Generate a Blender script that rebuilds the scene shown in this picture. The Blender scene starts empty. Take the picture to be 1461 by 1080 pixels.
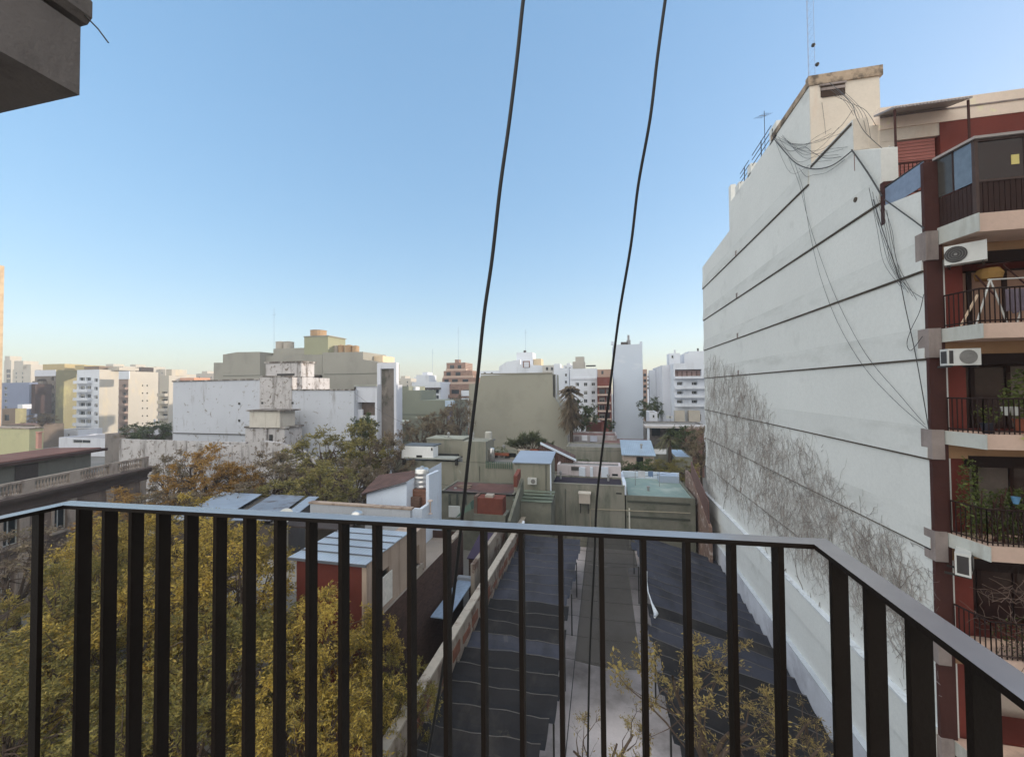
import bpy, math, random
import numpy as np
from mathutils import Vector, Matrix
SC=bpy.context.scene; COL=SC.collection
R=random.Random(7)
# ---------------------------------------------------------------- camera model
CZ=15.5; F=575.0; YAW=math.radians(12.74); PIT=13.0/575; ROLL=.008
fy=(-math.sin(YAW)*math.cos(PIT), math.cos(YAW)*math.cos(PIT), math.sin(PIT))
r0=(math.cos(YAW), math.sin(YAW),0.0)
def cross(a,b): return (a[1]*b[2]-a[2]*b[1],a[2]*b[0]-a[0]*b[2],a[0]*b[1]-a[1]*b[0])
u0=cross(r0,fy)
cr,sr=math.cos(ROLL),math.sin(ROLL)
rv=tuple(r0[i]*cr-u0[i]*sr for i in range(3)); uv=tuple(u0[i]*cr+r0[i]*sr for i in range(3))
def ray(px,py): return tuple(fy[i]*F+rv[i]*(px-730.5)-uv[i]*(py-540) for i in range(3))
def atY(px,py,Y):
    d=ray(px,py); t=Y/d[1]; return (d[0]*t,Y,CZ+d[2]*t)
def atX(px,py,X):
    d=ray(px,py); t=X/d[0]; return (X,d[1]*t,CZ+d[2]*t)
def atZ(px,py,z):
    d=ray(px,py); t=(z-CZ)/d[2]; return (d[0]*t,d[1]*t,z)
def proj(p):
    q=(p[0],p[1],p[2]-CZ); dot=lambda a,b: sum(x*y for x,y in zip(a,b))
    z=dot(q,fy); return (730.5+F*dot(q,rv)/z, 540-F*dot(q,uv)/z)
def atC(px,py,zc):
    d=ray(px,py); t=zc/F; return (d[0]*t,d[1]*t,CZ+d[2]*t)
# ---------------------------------------------------------------- materials
def lin(c):
    c=c/255.0
    return c/12.92 if c<=.04045 else ((c+.055)/1.055)**2.4
KCOL=1.15
def C(r,g,b,k=None):
    k=KCOL if k is None else k
    return tuple(min(.85,lin(v)*k) for v in (r,g,b))
def _nt(name):
    m=bpy.data.materials.new(name); m.use_nodes=True
    nt=m.node_tree; b=nt.nodes['Principled BSDF']; return m,nt,b
def _n(nt,t,**kw):
    n=nt.nodes.new(t)
    for k,v in kw.items():
        if k.startswith('i_'): n.inputs[k[2:]].default_value=v
        else: setattr(n,k,v)
    return n
def _noise(nt,scale3,detail=5,rough=.6,dist=0.0):
    g=_n(nt,'ShaderNodeNewGeometry'); mp=_n(nt,'ShaderNodeMapping'); mp.inputs['Scale'].default_value=scale3
    nt.links.new(g.outputs['Position'],mp.inputs['Vector'])
    no=_n(nt,'ShaderNodeTexNoise'); no.inputs['Scale'].default_value=1.0; no.inputs['Detail'].default_value=detail
    no.inputs['Roughness'].default_value=rough; no.inputs['Distortion'].default_value=dist
    nt.links.new(mp.outputs['Vector'],no.inputs['Vector']); return no
def _range(nt,src,a,b,c=0.0,d=1.0):
    r=_n(nt,'ShaderNodeMapRange'); r.inputs['From Min'].default_value=a; r.inputs['From Max'].default_value=b
    r.inputs['To Min'].default_value=c; r.inputs['To Max'].default_value=d
    nt.links.new(src,r.inputs['Value']); return r.outputs['Result']
def _mix(nt,fac,a,b):
    m=_n(nt,'ShaderNodeMix',data_type='RGBA')
    for s,v in (('A',a),('B',b)):
        i=[x for x in m.inputs if x.name==s and x.type=='RGBA'][0]
        if isinstance(v,tuple): i.default_value=(*v,1)
        else: nt.links.new(v,i)
    nt.links.new(fac,m.inputs['Factor']); return [o for o in m.outputs if o.type=='RGBA'][0]
def sc3(c,k): return tuple(min(.9,v*k) for v in c)
MATS={}
def M(name,base,var=.14,scale=.7,rough=.88,stain=None,samt=(.52,.68),sscale=(.9,.9,.12),stain2=None,s2amt=(.6,.66),s2scale=1.4,bump=.25,bscale=14,spec=.25,metal=0.0):
    if name in MATS: return MATS[name]
    m,nt,b=_nt(name)
    n1=_noise(nt,(scale,scale,scale),6)
    col=_mix(nt,_range(nt,n1.outputs['Fac'],.3,.7),sc3(base,1-var),sc3(base,1+var))
    nf=_noise(nt,(9,9,9),3)
    col=_mix(nt,_range(nt,nf.outputs['Fac'],.35,.7,0,.22),col,sc3(base,.7))
    if stain:
        n2=_noise(nt,sscale,6,.65)
        col=_mix(nt,_range(nt,n2.outputs['Fac'],samt[0],samt[1],0,.85),col,stain)
    if stain2:
        n3=_noise(nt,(s2scale,)*3,8,.7,.4)
        col=_mix(nt,_range(nt,n3.outputs['Fac'],s2amt[0],s2amt[1]),col,stain2)
    nt.links.new(col,b.inputs['Base Color'])
    b.inputs['Roughness'].default_value=rough; b.inputs['Metallic'].default_value=metal
    b.inputs['Specular IOR Level'].default_value=spec
    if bump:
        nb=_noise(nt,(bscale,)*3,5); bp=_n(nt,'ShaderNodeBump'); bp.inputs['Strength'].default_value=bump; bp.inputs['Distance'].default_value=.03
        nt.links.new(nb.outputs['Fac'],bp.inputs['Height']); nt.links.new(bp.outputs['Normal'],b.inputs['Normal'])
    MATS[name]=m; return m
def Mflat(name,base,rough=.5,metal=0.0,spec=.4):
    if name in MATS: return MATS[name]
    m,nt,b=_nt(name); n1=_noise(nt,(6,6,6),3)
    col=_mix(nt,_range(nt,n1.outputs['Fac'],.3,.7),sc3(base,.85),sc3(base,1.12)); nt.links.new(col,b.inputs['Base Color'])
    b.inputs['Roughness'].default_value=rough; b.inputs['Metallic'].default_value=metal; b.inputs['Specular IOR Level'].default_value=spec
    MATS[name]=m; return m
def Mbrick(name,c1,c2,mortar,axis='X',scale=1.0,bw=.25,bh=.075,stain=None):
    if name in MATS: return MATS[name]
    m,nt,b=_nt(name)
    g=_n(nt,'ShaderNodeNewGeometry'); s=_n(nt,'ShaderNodeSeparateXYZ'); nt.links.new(g.outputs['Position'],s.inputs[0])
    cb=_n(nt,'ShaderNodeCombineXYZ'); nt.links.new(s.outputs['Y' if axis=='X' else 'X'],cb.inputs[0]); nt.links.new(s.outputs['Z'],cb.inputs[1])
    br=_n(nt,'ShaderNodeTexBrick'); nt.links.new(cb.outputs[0],br.inputs['Vector'])
    br.inputs['Color1'].default_value=(*c1,1); br.inputs['Color2'].default_value=(*c2,1); br.inputs['Mortar'].default_value=(*mortar,1)
    br.inputs['Scale'].default_value=scale; br.inputs['Brick Width'].default_value=bw; br.inputs['Row Height'].default_value=bh
    br.inputs['Mortar Size'].default_value=.008
    n2=_noise(nt,(.9,.9,.5),6,.65)
    col=_mix(nt,_range(nt,n2.outputs['Fac'],.5,.7,0,.7),br.outputs['Color'],stain or sc3(c1,.6)); nt.links.new(col,b.inputs['Base Color'])
    b.inputs['Roughness'].default_value=.9; b.inputs['Specular IOR Level'].default_value=.2
    bp=_n(nt,'ShaderNodeBump'); bp.inputs['Strength'].default_value=.6; bp.inputs['Distance'].default_value=.02; bp.invert=True
    nt.links.new(br.outputs['Fac'],bp.inputs['Height']); nt.links.new(bp.outputs['Normal'],b.inputs['Normal'])
    MATS[name]=m; return m
def Msheet(name,base,axis='X',pitch=.18,rust=None,rough=.35,metal=.3,samt=(.58,.7)):
    """corrugated sheet: ribs repeat along `axis`"""
    if name in MATS: return MATS[name]
    m,nt,b=_nt(name)
    n1=_noise(nt,(.5,.5,.5),6); col=_mix(nt,_range(nt,n1.outputs['Fac'],.3,.7),sc3(base,.82),sc3(base,1.12))
    if rust:
        n2=_noise(nt,(.8,.8,.8),7,.7); col=_mix(nt,_range(nt,n2.outputs['Fac'],*samt),col,rust)
    nt.links.new(col,b.inputs['Base Color']); b.inputs['Roughness'].default_value=rough; b.inputs['Metallic'].default_value=metal
    g=_n(nt,'ShaderNodeNewGeometry'); w=_n(nt,'ShaderNodeTexWave',wave_type='BANDS',bands_direction=axis)
    w.inputs['Scale'].default_value=math.pi/10/pitch*1.0
    nt.links.new(g.outputs['Position'],w.inputs['Vector'])
    bp=_n(nt,'ShaderNodeBump'); bp.inputs['Strength'].default_value=.7; bp.inputs['Distance'].default_value=.03
    nt.links.new(w.outputs['Fac'],bp.inputs['Height']); nt.links.new(bp.outputs['Normal'],b.inputs['Normal'])
    MATS[name]=m; return m
def Mtile(name,base,dark):
    if name in MATS: return MATS[name]
    m,nt,b=_nt(name)
    n1=_noise(nt,(1.2,1.2,1.2),7,.7); col=_mix(nt,_range(nt,n1.outputs['Fac'],.35,.65),base,dark)
    g=_n(nt,'ShaderNodeNewGeometry'); w=_n(nt,'ShaderNodeTexWave',wave_type='BANDS',bands_direction='X'); w.inputs['Scale'].default_value=1.3
    w.inputs['Distortion'].default_value=.6
    nt.links.new(g.outputs['Position'],w.inputs['Vector'])
    col=_mix(nt,_range(nt,w.outputs['Fac'],0,.4,.5,0),col,sc3(dark,.5))
    nt.links.new(col,b.inputs['Base Color']); b.inputs['Roughness'].default_value=.85
    bp=_n(nt,'ShaderNodeBump'); bp.inputs['Strength'].default_value=.8; bp.inputs['Distance'].default_value=.05
    nt.links.new(w.outputs['Fac'],bp.inputs['Height']); nt.links.new(bp.outputs['Normal'],b.inputs['Normal'])
    MATS[name]=m; return m
def Mleaf(name,cols,trans=.35,rough=.6):
    if name in MATS: return MATS[name]
    cols=[sc3(c,2.3) for c in cols]
    m,nt,b=_nt(name); g=_n(nt,'ShaderNodeNewGeometry')
    oi=_n(nt,'ShaderNodeObjectInfo')
    n1=_noise(nt,(.55,.55,.55),3)
    ad=_n(nt,'ShaderNodeMath',operation='MULTIPLY_ADD'); ad.inputs[1].default_value=.55
    nt.links.new(g.outputs['Random Per Island'],ad.inputs[0])
    nt.links.new(_range(nt,n1.outputs['Fac'],.3,.7,0,.45),ad.inputs[2])
    cr=_n(nt,'ShaderNodeValToRGB'); e=cr.color_ramp.elements
    for i,c in enumerate(cols):
        p=i/(len(cols)-1)
        if i<2: e[i].position=p if i==0 else 1.0; e[i].color=(*c,1)
    e[0].position=0; e[0].color=(*cols[0],1); e[1].position=1; e[1].color=(*cols[-1],1)
    for i,c in enumerate(cols[1:-1],1):
        q=e.new(i/(len(cols)-1)); q.color=(*c,1)
    nt.links.new(ad.outputs[0],cr.inputs['Fac']); nt.links.new(cr.outputs['Color'],b.inputs['Base Color'])
    b.inputs['Roughness'].default_value=rough; b.inputs['Specular IOR Level'].default_value=.2
    tr=_n(nt,'ShaderNodeBsdfTranslucent'); nt.links.new(cr.outputs['Color'],tr.inputs['Color'])
    mx=_n(nt,'ShaderNodeMixShader'); mx.inputs[0].default_value=trans
    nt.links.new(b.outputs[0],mx.inputs[1]); nt.links.new(tr.outputs[0],mx.inputs[2])
    nt.links.new(mx.outputs[0],nt.nodes['Material Output'].inputs['Surface'])
    MATS[name]=m; return m
# ---------------------------------------------------------------- mesh building
class MB:
    def __init__(s): s.v=[]; s.f=[]; s.m=[]
    def quad(s,a,b,c,d,m=0):
        n=len(s.v); s.v+=[a,b,c,d]; s.f.append((n,n+1,n+2,n+3)); s.m.append(m)
    def poly(s,pts,m=0):
        n=len(s.v); s.v+=list(pts); s.f.append(tuple(range(n,n+len(pts)))); s.m.append(m)
    def box(s,x0,x1,y0,y1,z0,z1,m=0):
        n=len(s.v); s.v+=[(x0,y0,z0),(x1,y0,z0),(x1,y1,z0),(x0,y1,z0),(x0,y0,z1),(x1,y0,z1),(x1,y1,z1),(x0,y1,z1)]
        for f in ((3,2,1,0),(4,5,6,7),(0,1,5,4),(1,2,6,5),(2,3,7,6),(3,0,4,7)):
            s.f.append(tuple(n+i for i in f)); s.m.append(m)
        return s
    def obox(s,c,ux,uy,uz,hx,hy,hz,m=0):
        c=Vector(c);ux=Vector(ux);uy=Vector(uy);uz=Vector(uz); n=len(s.v)
        for sx,sy,sz in ((-1,-1,-1),(1,-1,-1),(1,1,-1),(-1,1,-1),(-1,-1,1),(1,-1,1),(1,1,1),(-1,1,1)):
            s.v.append(tuple(c+ux*hx*sx+uy*hy*sy+uz*hz*sz))
        for f in ((3,2,1,0),(4,5,6,7),(0,1,5,4),(1,2,6,5),(2,3,7,6),(3,0,4,7)):
            s.f.append(tuple(n+i for i in f)); s.m.append(m)
        return s
    def prism(s,poly,axis,lo,hi,m=0,mcap=None):
        """poly: 2-D outline in the two other axes (in xyz order), extruded along axis"""
        def P(p,t):
            return {'X':(t,p[0],p[1]),'Y':(p[0],t,p[1]),'Z':(p[0],p[1],t)}[axis]
        n=len(s.v); k=len(poly); s.v+=[P(p,lo) for p in poly]+[P(p,hi) for p in poly]
        s.f.append(tuple(n+i for i in range(k))); s.f.append(tuple(n+k+i for i in reversed(range(k)))); s.m+=[m if mcap is None else mcap]*2
        for i in range(k):
            j=(i+1)%k; s.f.append((n+i,n+j,n+k+j,n+k+i)); s.m.append(m)
        return s
    def tube(s,pts,r,k=6,m=0,cap=True):
        pts=[Vector(p) for p in pts]; n0=len(s.v); N=len(pts)
        rr=r if isinstance(r,(list,tuple)) else [r]*N
        for i,p in enumerate(pts):
            d=(pts[min(i+1,N-1)]-pts[max(i-1,0)])
            if d.length<1e-9: d=Vector((0,0,1))
            d.normalize(); a=d.cross(Vector((0,0,1)))
            if a.length<.05: a=d.cross(Vector((1,0,0)))
            a.normalize(); b=d.cross(a)
            for j in range(k):
                t=2*math.pi*j/k; s.v.append(tuple(p+(a*math.cos(t)+b*math.sin(t))*rr[i]))
        for i in range(N-1):
            for j in range(k):
                q=(j+1)%k; s.f.append((n0+i*k+j,n0+i*k+q,n0+(i+1)*k+q,n0+(i+1)*k+j)); s.m.append(m)
        if cap:
            s.f.append(tuple(n0+j for j in range(k))); s.f.append(tuple(n0+(N-1)*k+j for j in reversed(range(k)))); s.m+=[m,m]
        return s
    def lathe(s,c,prof,k=20,m=0):
        """prof: list of (r,z) from c"""
        n0=len(s.v)
        for r,z in prof:
            for j in range(k):
                t=2*math.pi*j/k; s.v.append((c[0]+r*math.cos(t),c[1]+r*math.sin(t),c[2]+z))
        for i in range(len(prof)-1):
            for j in range(k):
                q=(j+1)%k; s.f.append((n0+i*k+j,n0+i*k+q,n0+(i+1)*k+q,n0+(i+1)*k+j)); s.m.append(m)
        s.f.append(tuple(n0+j for j in reversed(range(k)))); s.f.append(tuple(n0+(len(prof)-1)*k+j for j in range(k))); s.m+=[m,m]
        return s
    def build(s,name,mats,parent=None,smooth=False,origin=None):
        if not isinstance(mats,(list,tuple)): mats=[mats]
        me=bpy.data.meshes.new(name); off=Vector((0,0,0))
        loc=Vector((0,0,0))
        if parent is not None: off=wloc(parent) if parent.name not in LOCAL else Vector((0,0,0))
        elif origin is not None: off=Vector(origin); loc=Vector(origin)
        v=np.array(s.v,dtype=np.float64).reshape(-1,3)-np.array(off)
        me.from_pydata(v.tolist(),[],s.f)
        for m in mats: me.materials.append(m)
        me.polygons.foreach_set('material_index',s.m)
        if smooth: me.polygons.foreach_set('use_smooth',[True]*len(s.f))
        me.update()
        o=bpy.data.objects.new(name,me); o.location=loc; COL.objects.link(o)
        if parent is not None: o.parent=parent
        return o
LOCAL=set(); BOX={}
def wloc(o):
    v=Vector((0,0,0))
    while o is not None: v=v+o.location; o=o.parent
    return v
def tag(o,label=None,cat=None,group=None,kind=None):
    for k,v in (('label',label),('category',cat),('group',group),('kind',kind)):
        if v: o[k]=v
    return o
def thing(name,label,cat,loc,group=None,rz=0.0):
    o=bpy.data.objects.new(name,None); o.empty_display_size=.3; o.location=loc; o.rotation_euler=(0,0,rz); COL.objects.link(o)
    return tag(o,label,cat,group)
def link(name,me,loc,parent):
    o=bpy.data.objects.new(name,me); o.location=Vector(loc)-wloc(parent); COL.objects.link(o); o.parent=parent; return o
# ---------------------------------------------------------------- facades and windows
SIDE={'S':lambda p,u,d,z:(u,p+d,z),'N':lambda p,u,d,z:(u,p-d,z),'E':lambda p,u,d,z:(p-d,u,z),'W':lambda p,u,d,z:(p+d,u,z)}
def facade(mb,side,p,u0,u1,z0,z1,ops=(),depth=.18,m=0):
    g=SIDE[side]; us=sorted({u0,u1}|{min(max(t,u0),u1) for o in ops for t in o[:2]}); zs=sorted({z0,z1}|{min(max(t,z0),z1) for o in ops for t in o[2:4]})
    for i in range(len(us)-1):
        run=None
        for j in range(len(zs)-1):
            cu=(us[i]+us[i+1])/2; cz=(zs[j]+zs[j+1])/2
            hole=any(o[0]<cu<o[1] and o[2]<cz<o[3] for o in ops)
            if not hole:
                if run is None: run=zs[j]
            if (hole or j==len(zs)-2) and run is not None:
                top=zs[j] if hole else zs[j+1]
                mb.quad(g(p,us[i],0,run),g(p,us[i+1],0,run),g(p,us[i+1],0,top),g(p,us[i],0,top),m); run=None
    for o in ops:
        a,b,c,d=o[:4]
        for q in (((a,c),(b,c)),((b,c),(b,d)),((b,d),(a,d)),((a,d),(a,c))):
            (ua,za),(ub,zb)=q
            mb.quad(g(p,ua,0,za),g(p,ub,0,zb),g(p,ub,depth,zb),g(p,ua,depth,za),m)
WCACHE={}
def winmesh(side,w,h,kind):
    key=(side,round(w,2),round(h,2),kind)
    if key in WCACHE: return WCACHE[key]
    g=SIDE[side]; mb=MB(); t=min(.06,w*.12,h*.1)
    def bar(u0,u1,z0,z1,d0,d1,m):
        a=g(0,u0,d0,z0); b=g(0,u1,d1,z1)
        mb.box(min(a[0],b[0]),max(a[0],b[0]),min(a[1],b[1]),max(a[1],b[1]),min(a[2],b[2]),max(a[2],b[2]),m)
    bar(-w/2,w/2,-h/2,h/2,.03,.05,1)
    if kind!='dark':
        bar(-w/2,w/2,-h/2,-h/2+t,-.03,.03,0); bar(-w/2,w/2,h/2-t,h/2,-.03,.03,0)
        bar(-w/2,-w/2+t,-h/2+t,h/2-t,-.03,.03,0); bar(w/2-t,w/2,-h/2+t,h/2-t,-.03,.03,0)
        if w>.9: bar(-t/2,t/2,-h/2+t,h/2-t,-.025,.03,0)
    if kind!='dark': bar(-w/2-.06,w/2+.06,-h/2-.06,-h/2-.004,-.2,.0,2)
    if kind.startswith('shut'):
        f={'shut':.55,'shutfull':.97,'shutlow':.3}[kind]
        zb=h/2-t-(h-2*t)*f; n=max(3,int((h*f)/.12))
        for i in range(n):
            a=zb+(h/2-t-zb)*i/n; bar(-w/2+t,w/2-t,a,a+(h/2-t-zb)/n*.86,-.02+.01,.028,2)
    if kind=='curt':
        for i in range(5): bar(-w/2+t+(w-2*t)*i/9,-w/2+t+(w-2*t)*(i+.7)/9,-h/2+t,h/2-t,.02,.028,2)
    me=bpy.data.meshes.new('window'); me.from_pydata(mb.v,[],mb.f); 
    for m in (FRAME,GLASS,BLIND): me.materials.append(m)
    me.polygons.foreach_set('material_index',mb.m); me.update(); WCACHE[key]=me; return me
def windows(root,side,p,ops,depth=.14):
    g=SIDE[side]
    for o in ops:
        a,b,c,d=o[:4]; k=o[4] if len(o)>4 else 'glass'
        if k=='void': continue
        link('window',winmesh(side,round(b-a,2),round(d-c,2),k),g(p,(a+b)/2,depth,(c+d)/2),root)
FRAME=Mflat('window_frame_paint',(.6,.6,.58)); GLASS=Mflat('window_glass',(.025,.03,.035),.12,0,.5); BLIND=Mflat('blind_slats',(.5,.48,.44),.7)
GREYROOF=M('roof_membrane_grey',(.22,.21,.2),.2,.5,stain=(.1,.1,.1),sscale=(.5,.5,.5))
def bld(name,label,cat,x0,x1,y0,y1,z1,wall,roof=None,S=(),E=(),W=(),z0=0.0,par=.5,group=None,depth=.18,wallE=None,wallW=None):
    r=thing(name,label,cat,((x0+x1)/2,(y0+y1)/2,z0),group)
    mats=[wall,wallE or wall,wallW or wall]
    mb=MB(); t=.22
    facade(mb,'S',y0,x0,x1,z0,z1+par,S,depth,0); facade(mb,'E',x1,y0,y1,z0,z1+par,E,depth,1); facade(mb,'W',x0,y0,y1,z0,z1+par,W,depth,2); facade(mb,'N',y1,x0,x1,z0,z1+par,(),depth,0)
    # inside faces and top of the parapet
    mb.quad((x0,y0,z1+par),(x1,y0,z1+par),(x1-t,y0+t,z1+par),(x0+t,y0+t,z1+par)); mb.quad((x1,y0,z1+par),(x1,y1,z1+par),(x1-t,y1-t,z1+par),(x1-t,y0+t,z1+par))
    mb.quad((x1,y1,z1+par),(x0,y1,z1+par),(x0+t,y1-t,z1+par),(x1-t,y1-t,z1+par)); mb.quad((x0,y1,z1+par),(x0,y0,z1+par),(x0+t,y0+t,z1+par),(x0+t,y1-t,z1+par))
    c=[(x0+t,y0+t),(x1-t,y0+t),(x1-t,y1-t),(x0+t,y1-t)]
    for i in range(4):
        a=c[i]; b=c[(i+1)%4]; mb.quad((*a,z1),(*b,z1),(*b,z1+par),(*a,z1+par))
    mb.build('wall',mats,r)
    MB().box(x0+t,x1-t,y0+t,y1-t,z1-.2,z1+.01).build('roof',roof or GREYROOF,r)
    windows(r,'S',y0,S,depth-.04); windows(r,'E',x1,E,depth-.04); windows(r,'W',x0,W,depth-.04)
    BOX[r.name]=(x0,x1,y0,y1,z1); return r
def bpx(name,label,cat,l,rr,t,Y,dep,wall,roof=None,S=(),E=(),W=(),z0=0.0,par=.5,**kw):
    """block whose front stands at depth Y, seen between image columns l..rr with its top at row t"""
    x0=atY(l,t,Y)[0]; x1=atY(rr,t,Y)[0]; z=atY((l+rr)/2,t,Y)[2]
    def cv(o):
        a,b,c,d=o[:4]; q=[atY(a,(c+d)/2,Y)[0],atY(b,(c+d)/2,Y)[0],atY((a+b)/2,d,Y)[2],atY((a+b)/2,c,Y)[2]]
        return tuple(q)+tuple(o[4:])
    def cx(o,X):
        a,b,c,d=o[:4]; ya,yb=atX(a,(c+d)/2,X)[1],atX(b,(c+d)/2,X)[1]
        return (min(ya,yb),max(ya,yb),atX((a+b)/2,d,X)[2],atX((a+b)/2,c,X)[2])+tuple(o[4:])
    return bld(name,label,cat,x0,x1,Y,Y+dep,z-par,wall,roof,[cv(o) for o in S],[cx(o,x1) for o in E],[cx(o,x0) for o in W],z0,par,**kw)
def pbox(root,name,l,r,t,b,Y,dep,mat):
    """box part between image columns/rows at depth Y"""
    x0=atY(l,(t+b)/2,Y)[0]; x1=atY(r,(t+b)/2,Y)[0]; za=atY((l+r)/2,b,Y)[2]; zb=atY((l+r)/2,t,Y)[2]
    return MB().box(x0,x1,Y,Y+dep,za,zb).build(name,mat,root)
BALC={}
def balcony(root,x0,x1,y,z,proj,mat,h=.95,style='solid',rail=None):
    """a balcony on a front facade at y: slab with a solid or barred front"""
    key=(round(x1-x0,2),proj,mat.name,h,style)
    if key not in BALC:
        w=(x1-x0)/2; mb=MB(); mb.box(-w,w,-proj,-.003,0,.16)
        if style=='solid':
            mb.box(-w,w,-proj,-proj+.1,.16,h); mb.box(-w,-w+.1,-proj+.1,-.003,.16,h); mb.box(w-.1,w,-proj+.1,-.003,.16,h)
        else:
            mb.box(-w,w,-proj,-proj+.05,h-.05,h,1); n=max(4,int(2*w/.16))
            for i in range(n+1):
                x=-w+.02+(2*w-.04)*i/n; mb.box(x-.012,x+.012,-proj+.01,-proj+.035,.16,h-.05,1)
            for xx in (-w,w-.05): mb.box(xx,xx+.05,-proj+.05,-.003,h-.05,h,1)
        me=bpy.data.meshes.new('balcony'); me.from_pydata(mb.v,[],mb.f); me.materials.append(mat); me.materials.append(rail or DARKIRON)
        me.polygons.foreach_set('material_index',mb.m); me.update(); BALC[key]=me
    return link('balcony',BALC[key],((x0+x1)/2,y,z),root)
DARKIRON=Mflat('dark_iron',(.03,.027,.025),.45,.2)
def rows(cols,t0,h,step,n,kinds=('glass',)):
    """window grid in image space: cols = list of (l,r)"""
    o=[]
    for i in range(n):
        for j,(l,r) in enumerate(cols): o.append((l,r,t0+i*step,t0+i*step+h,R.choice(kinds)))
    return o
def smooth(pts,n=6):
    pts=[Vector(p) for p in pts]; out=[]
    for i in range(len(pts)-1):
        p0=pts[max(i-1,0)];p1=pts[i];p2=pts[i+1];p3=pts[min(i+2,len(pts)-1)]
        for k in range(n):
            t=k/n; out.append(.5*((2*p1)+(p2-p0)*t+(2*p0-5*p1+4*p2-p3)*t*t+(3*p1-p0-3*p2+p3)*t**3))
    out.append(pts[-1]); return out
# ================================================================ camera, sky, sun
cd=bpy.data.cameras.new('Camera'); cam=bpy.data.objects.new('Camera',cd); COL.objects.link(cam)
cam.matrix_world=Matrix(((rv[0],uv[0],-fy[0],0),(rv[1],uv[1],-fy[1],0),(rv[2],uv[2],-fy[2],CZ),(0,0,0,1)))
cd.sensor_fit='HORIZONTAL'; cd.sensor_width=36; cd.lens=36*F/1461; cd.clip_start=.05; cd.clip_end=6000
SC.camera=cam
SUN_AZ,SUN_EL=math.radians(71),math.radians(8.5)
w=bpy.data.worlds.new('World'); SC.world=w; w.use_nodes=True
nt=w.node_tree; bg=nt.nodes['Background']; sky=nt.nodes.new('ShaderNodeTexSky'); sky.sky_type='NISHITA'; sky.sun_disc=False
sky.sun_elevation=SUN_EL; sky.sun_rotation=SUN_AZ; sky.altitude=0; sky.air_density=1.0; sky.dust_density=.7; sky.ozone_density=2.0

gm_=nt.nodes.new('ShaderNodeGamma'); gm_.inputs[1].default_value=.42; nt.links.new(sky.outputs[0],gm_.inputs[0])
tint=_mix(nt,_n(nt,'ShaderNodeValue').outputs[0],(1,1,1),(1,1,1)).node; tint.blend_type='MULTIPLY'; tint.inputs['Factor'].default_value=1
for l_ in list(tint.inputs['Factor'].links): nt.links.remove(l_)
ti=[x for x in tint.inputs if x.type=='RGBA']; hs_=nt.nodes.new('ShaderNodeHueSaturation'); hs_.inputs['Saturation'].default_value=1.75; nt.links.new(gm_.outputs[0],hs_.inputs['Color']); nt.links.new(hs_.outputs[0],ti[0]); ti[1].default_value=(1.62,1.6,1.73,1)
# sky brightened behind the viewer and overhead as added unseen fill for shaded walls
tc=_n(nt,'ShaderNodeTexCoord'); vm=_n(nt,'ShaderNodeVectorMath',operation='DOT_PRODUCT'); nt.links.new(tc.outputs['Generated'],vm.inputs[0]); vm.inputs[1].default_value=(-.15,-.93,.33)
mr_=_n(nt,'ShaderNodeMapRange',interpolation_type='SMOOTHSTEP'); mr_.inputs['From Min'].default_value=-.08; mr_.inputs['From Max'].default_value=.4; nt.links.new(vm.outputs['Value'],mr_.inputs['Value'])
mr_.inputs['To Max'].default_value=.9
sky_fill=_mix(nt,mr_.outputs['Result'],(1,1,1),(5.2,5.12,4.8)); nt.links.new([o for o in tint.outputs if o.type=='RGBA'][0],[x for x in sky_fill.node.inputs if x.type=='RGBA'][0])
nt.links.new(sky_fill,bg.inputs[0]); bg.inputs[1].default_value=.15
sl=bpy.data.lights.new('sun','SUN'); sl.energy=2.0; sl.angle=math.radians(.5); sl.color=(1,.87,.7)
so=bpy.data.objects.new('sun',sl); COL.objects.link(so)
sd=Vector((math.sin(SUN_AZ)*math.cos(SUN_EL),math.cos(SUN_AZ)*math.cos(SUN_EL),math.sin(SUN_EL)))
so.rotation_euler=sd.to_track_quat('Z','Y').to_euler(); so.location=(60,20,60)
SC.view_settings.view_transform='Standard'; SC.view_settings.look='None'; SC.view_settings.gamma=1; SC.view_settings.exposure=1.27
SC.render.film_transparent=False
# ================================================================ ground
gm=M('ground_concrete',(.2,.19,.18),.2,.15,stain=(.1,.1,.1),sscale=(.1,.1,.1))
tag(MB().box(-900,900,-250,900,-1,0).build('ground',gm),kind='structure')
asp=M('asphalt',(.055,.055,.058),.2,.5)
mb=MB(); mb.quad((-34,-80,.004),(-22,-80,.004),(-22,400,.004),(-34,300,.004)); tag(mb.build('road',asp),kind='structure')
pv=M('pavement_slabs',(.24,.22,.2),.2,1.2)
mb=MB(); mb.box(-22,-15,-80,400,0,.13); tag(mb.build('pavement',pv),kind='structure')
mb=MB(); mb.box(-38,-34,-80,17,0,.13); tag(mb.build('pavement',pv),kind='structure')
lotm=M('lot_concrete',C(164,158,160,1.75),.18,.5,.75,stain=C(112,105,104,1.5),samt=(.5,.7),sscale=(.3,.3,.3))
mb=MB(); mb.quad((-6.9,10,.004),(9,10,.004),(9,40,.004),(-6.9,40,.004)); tag(mb.build('lot_paving',lotm),kind='structure')

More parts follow.
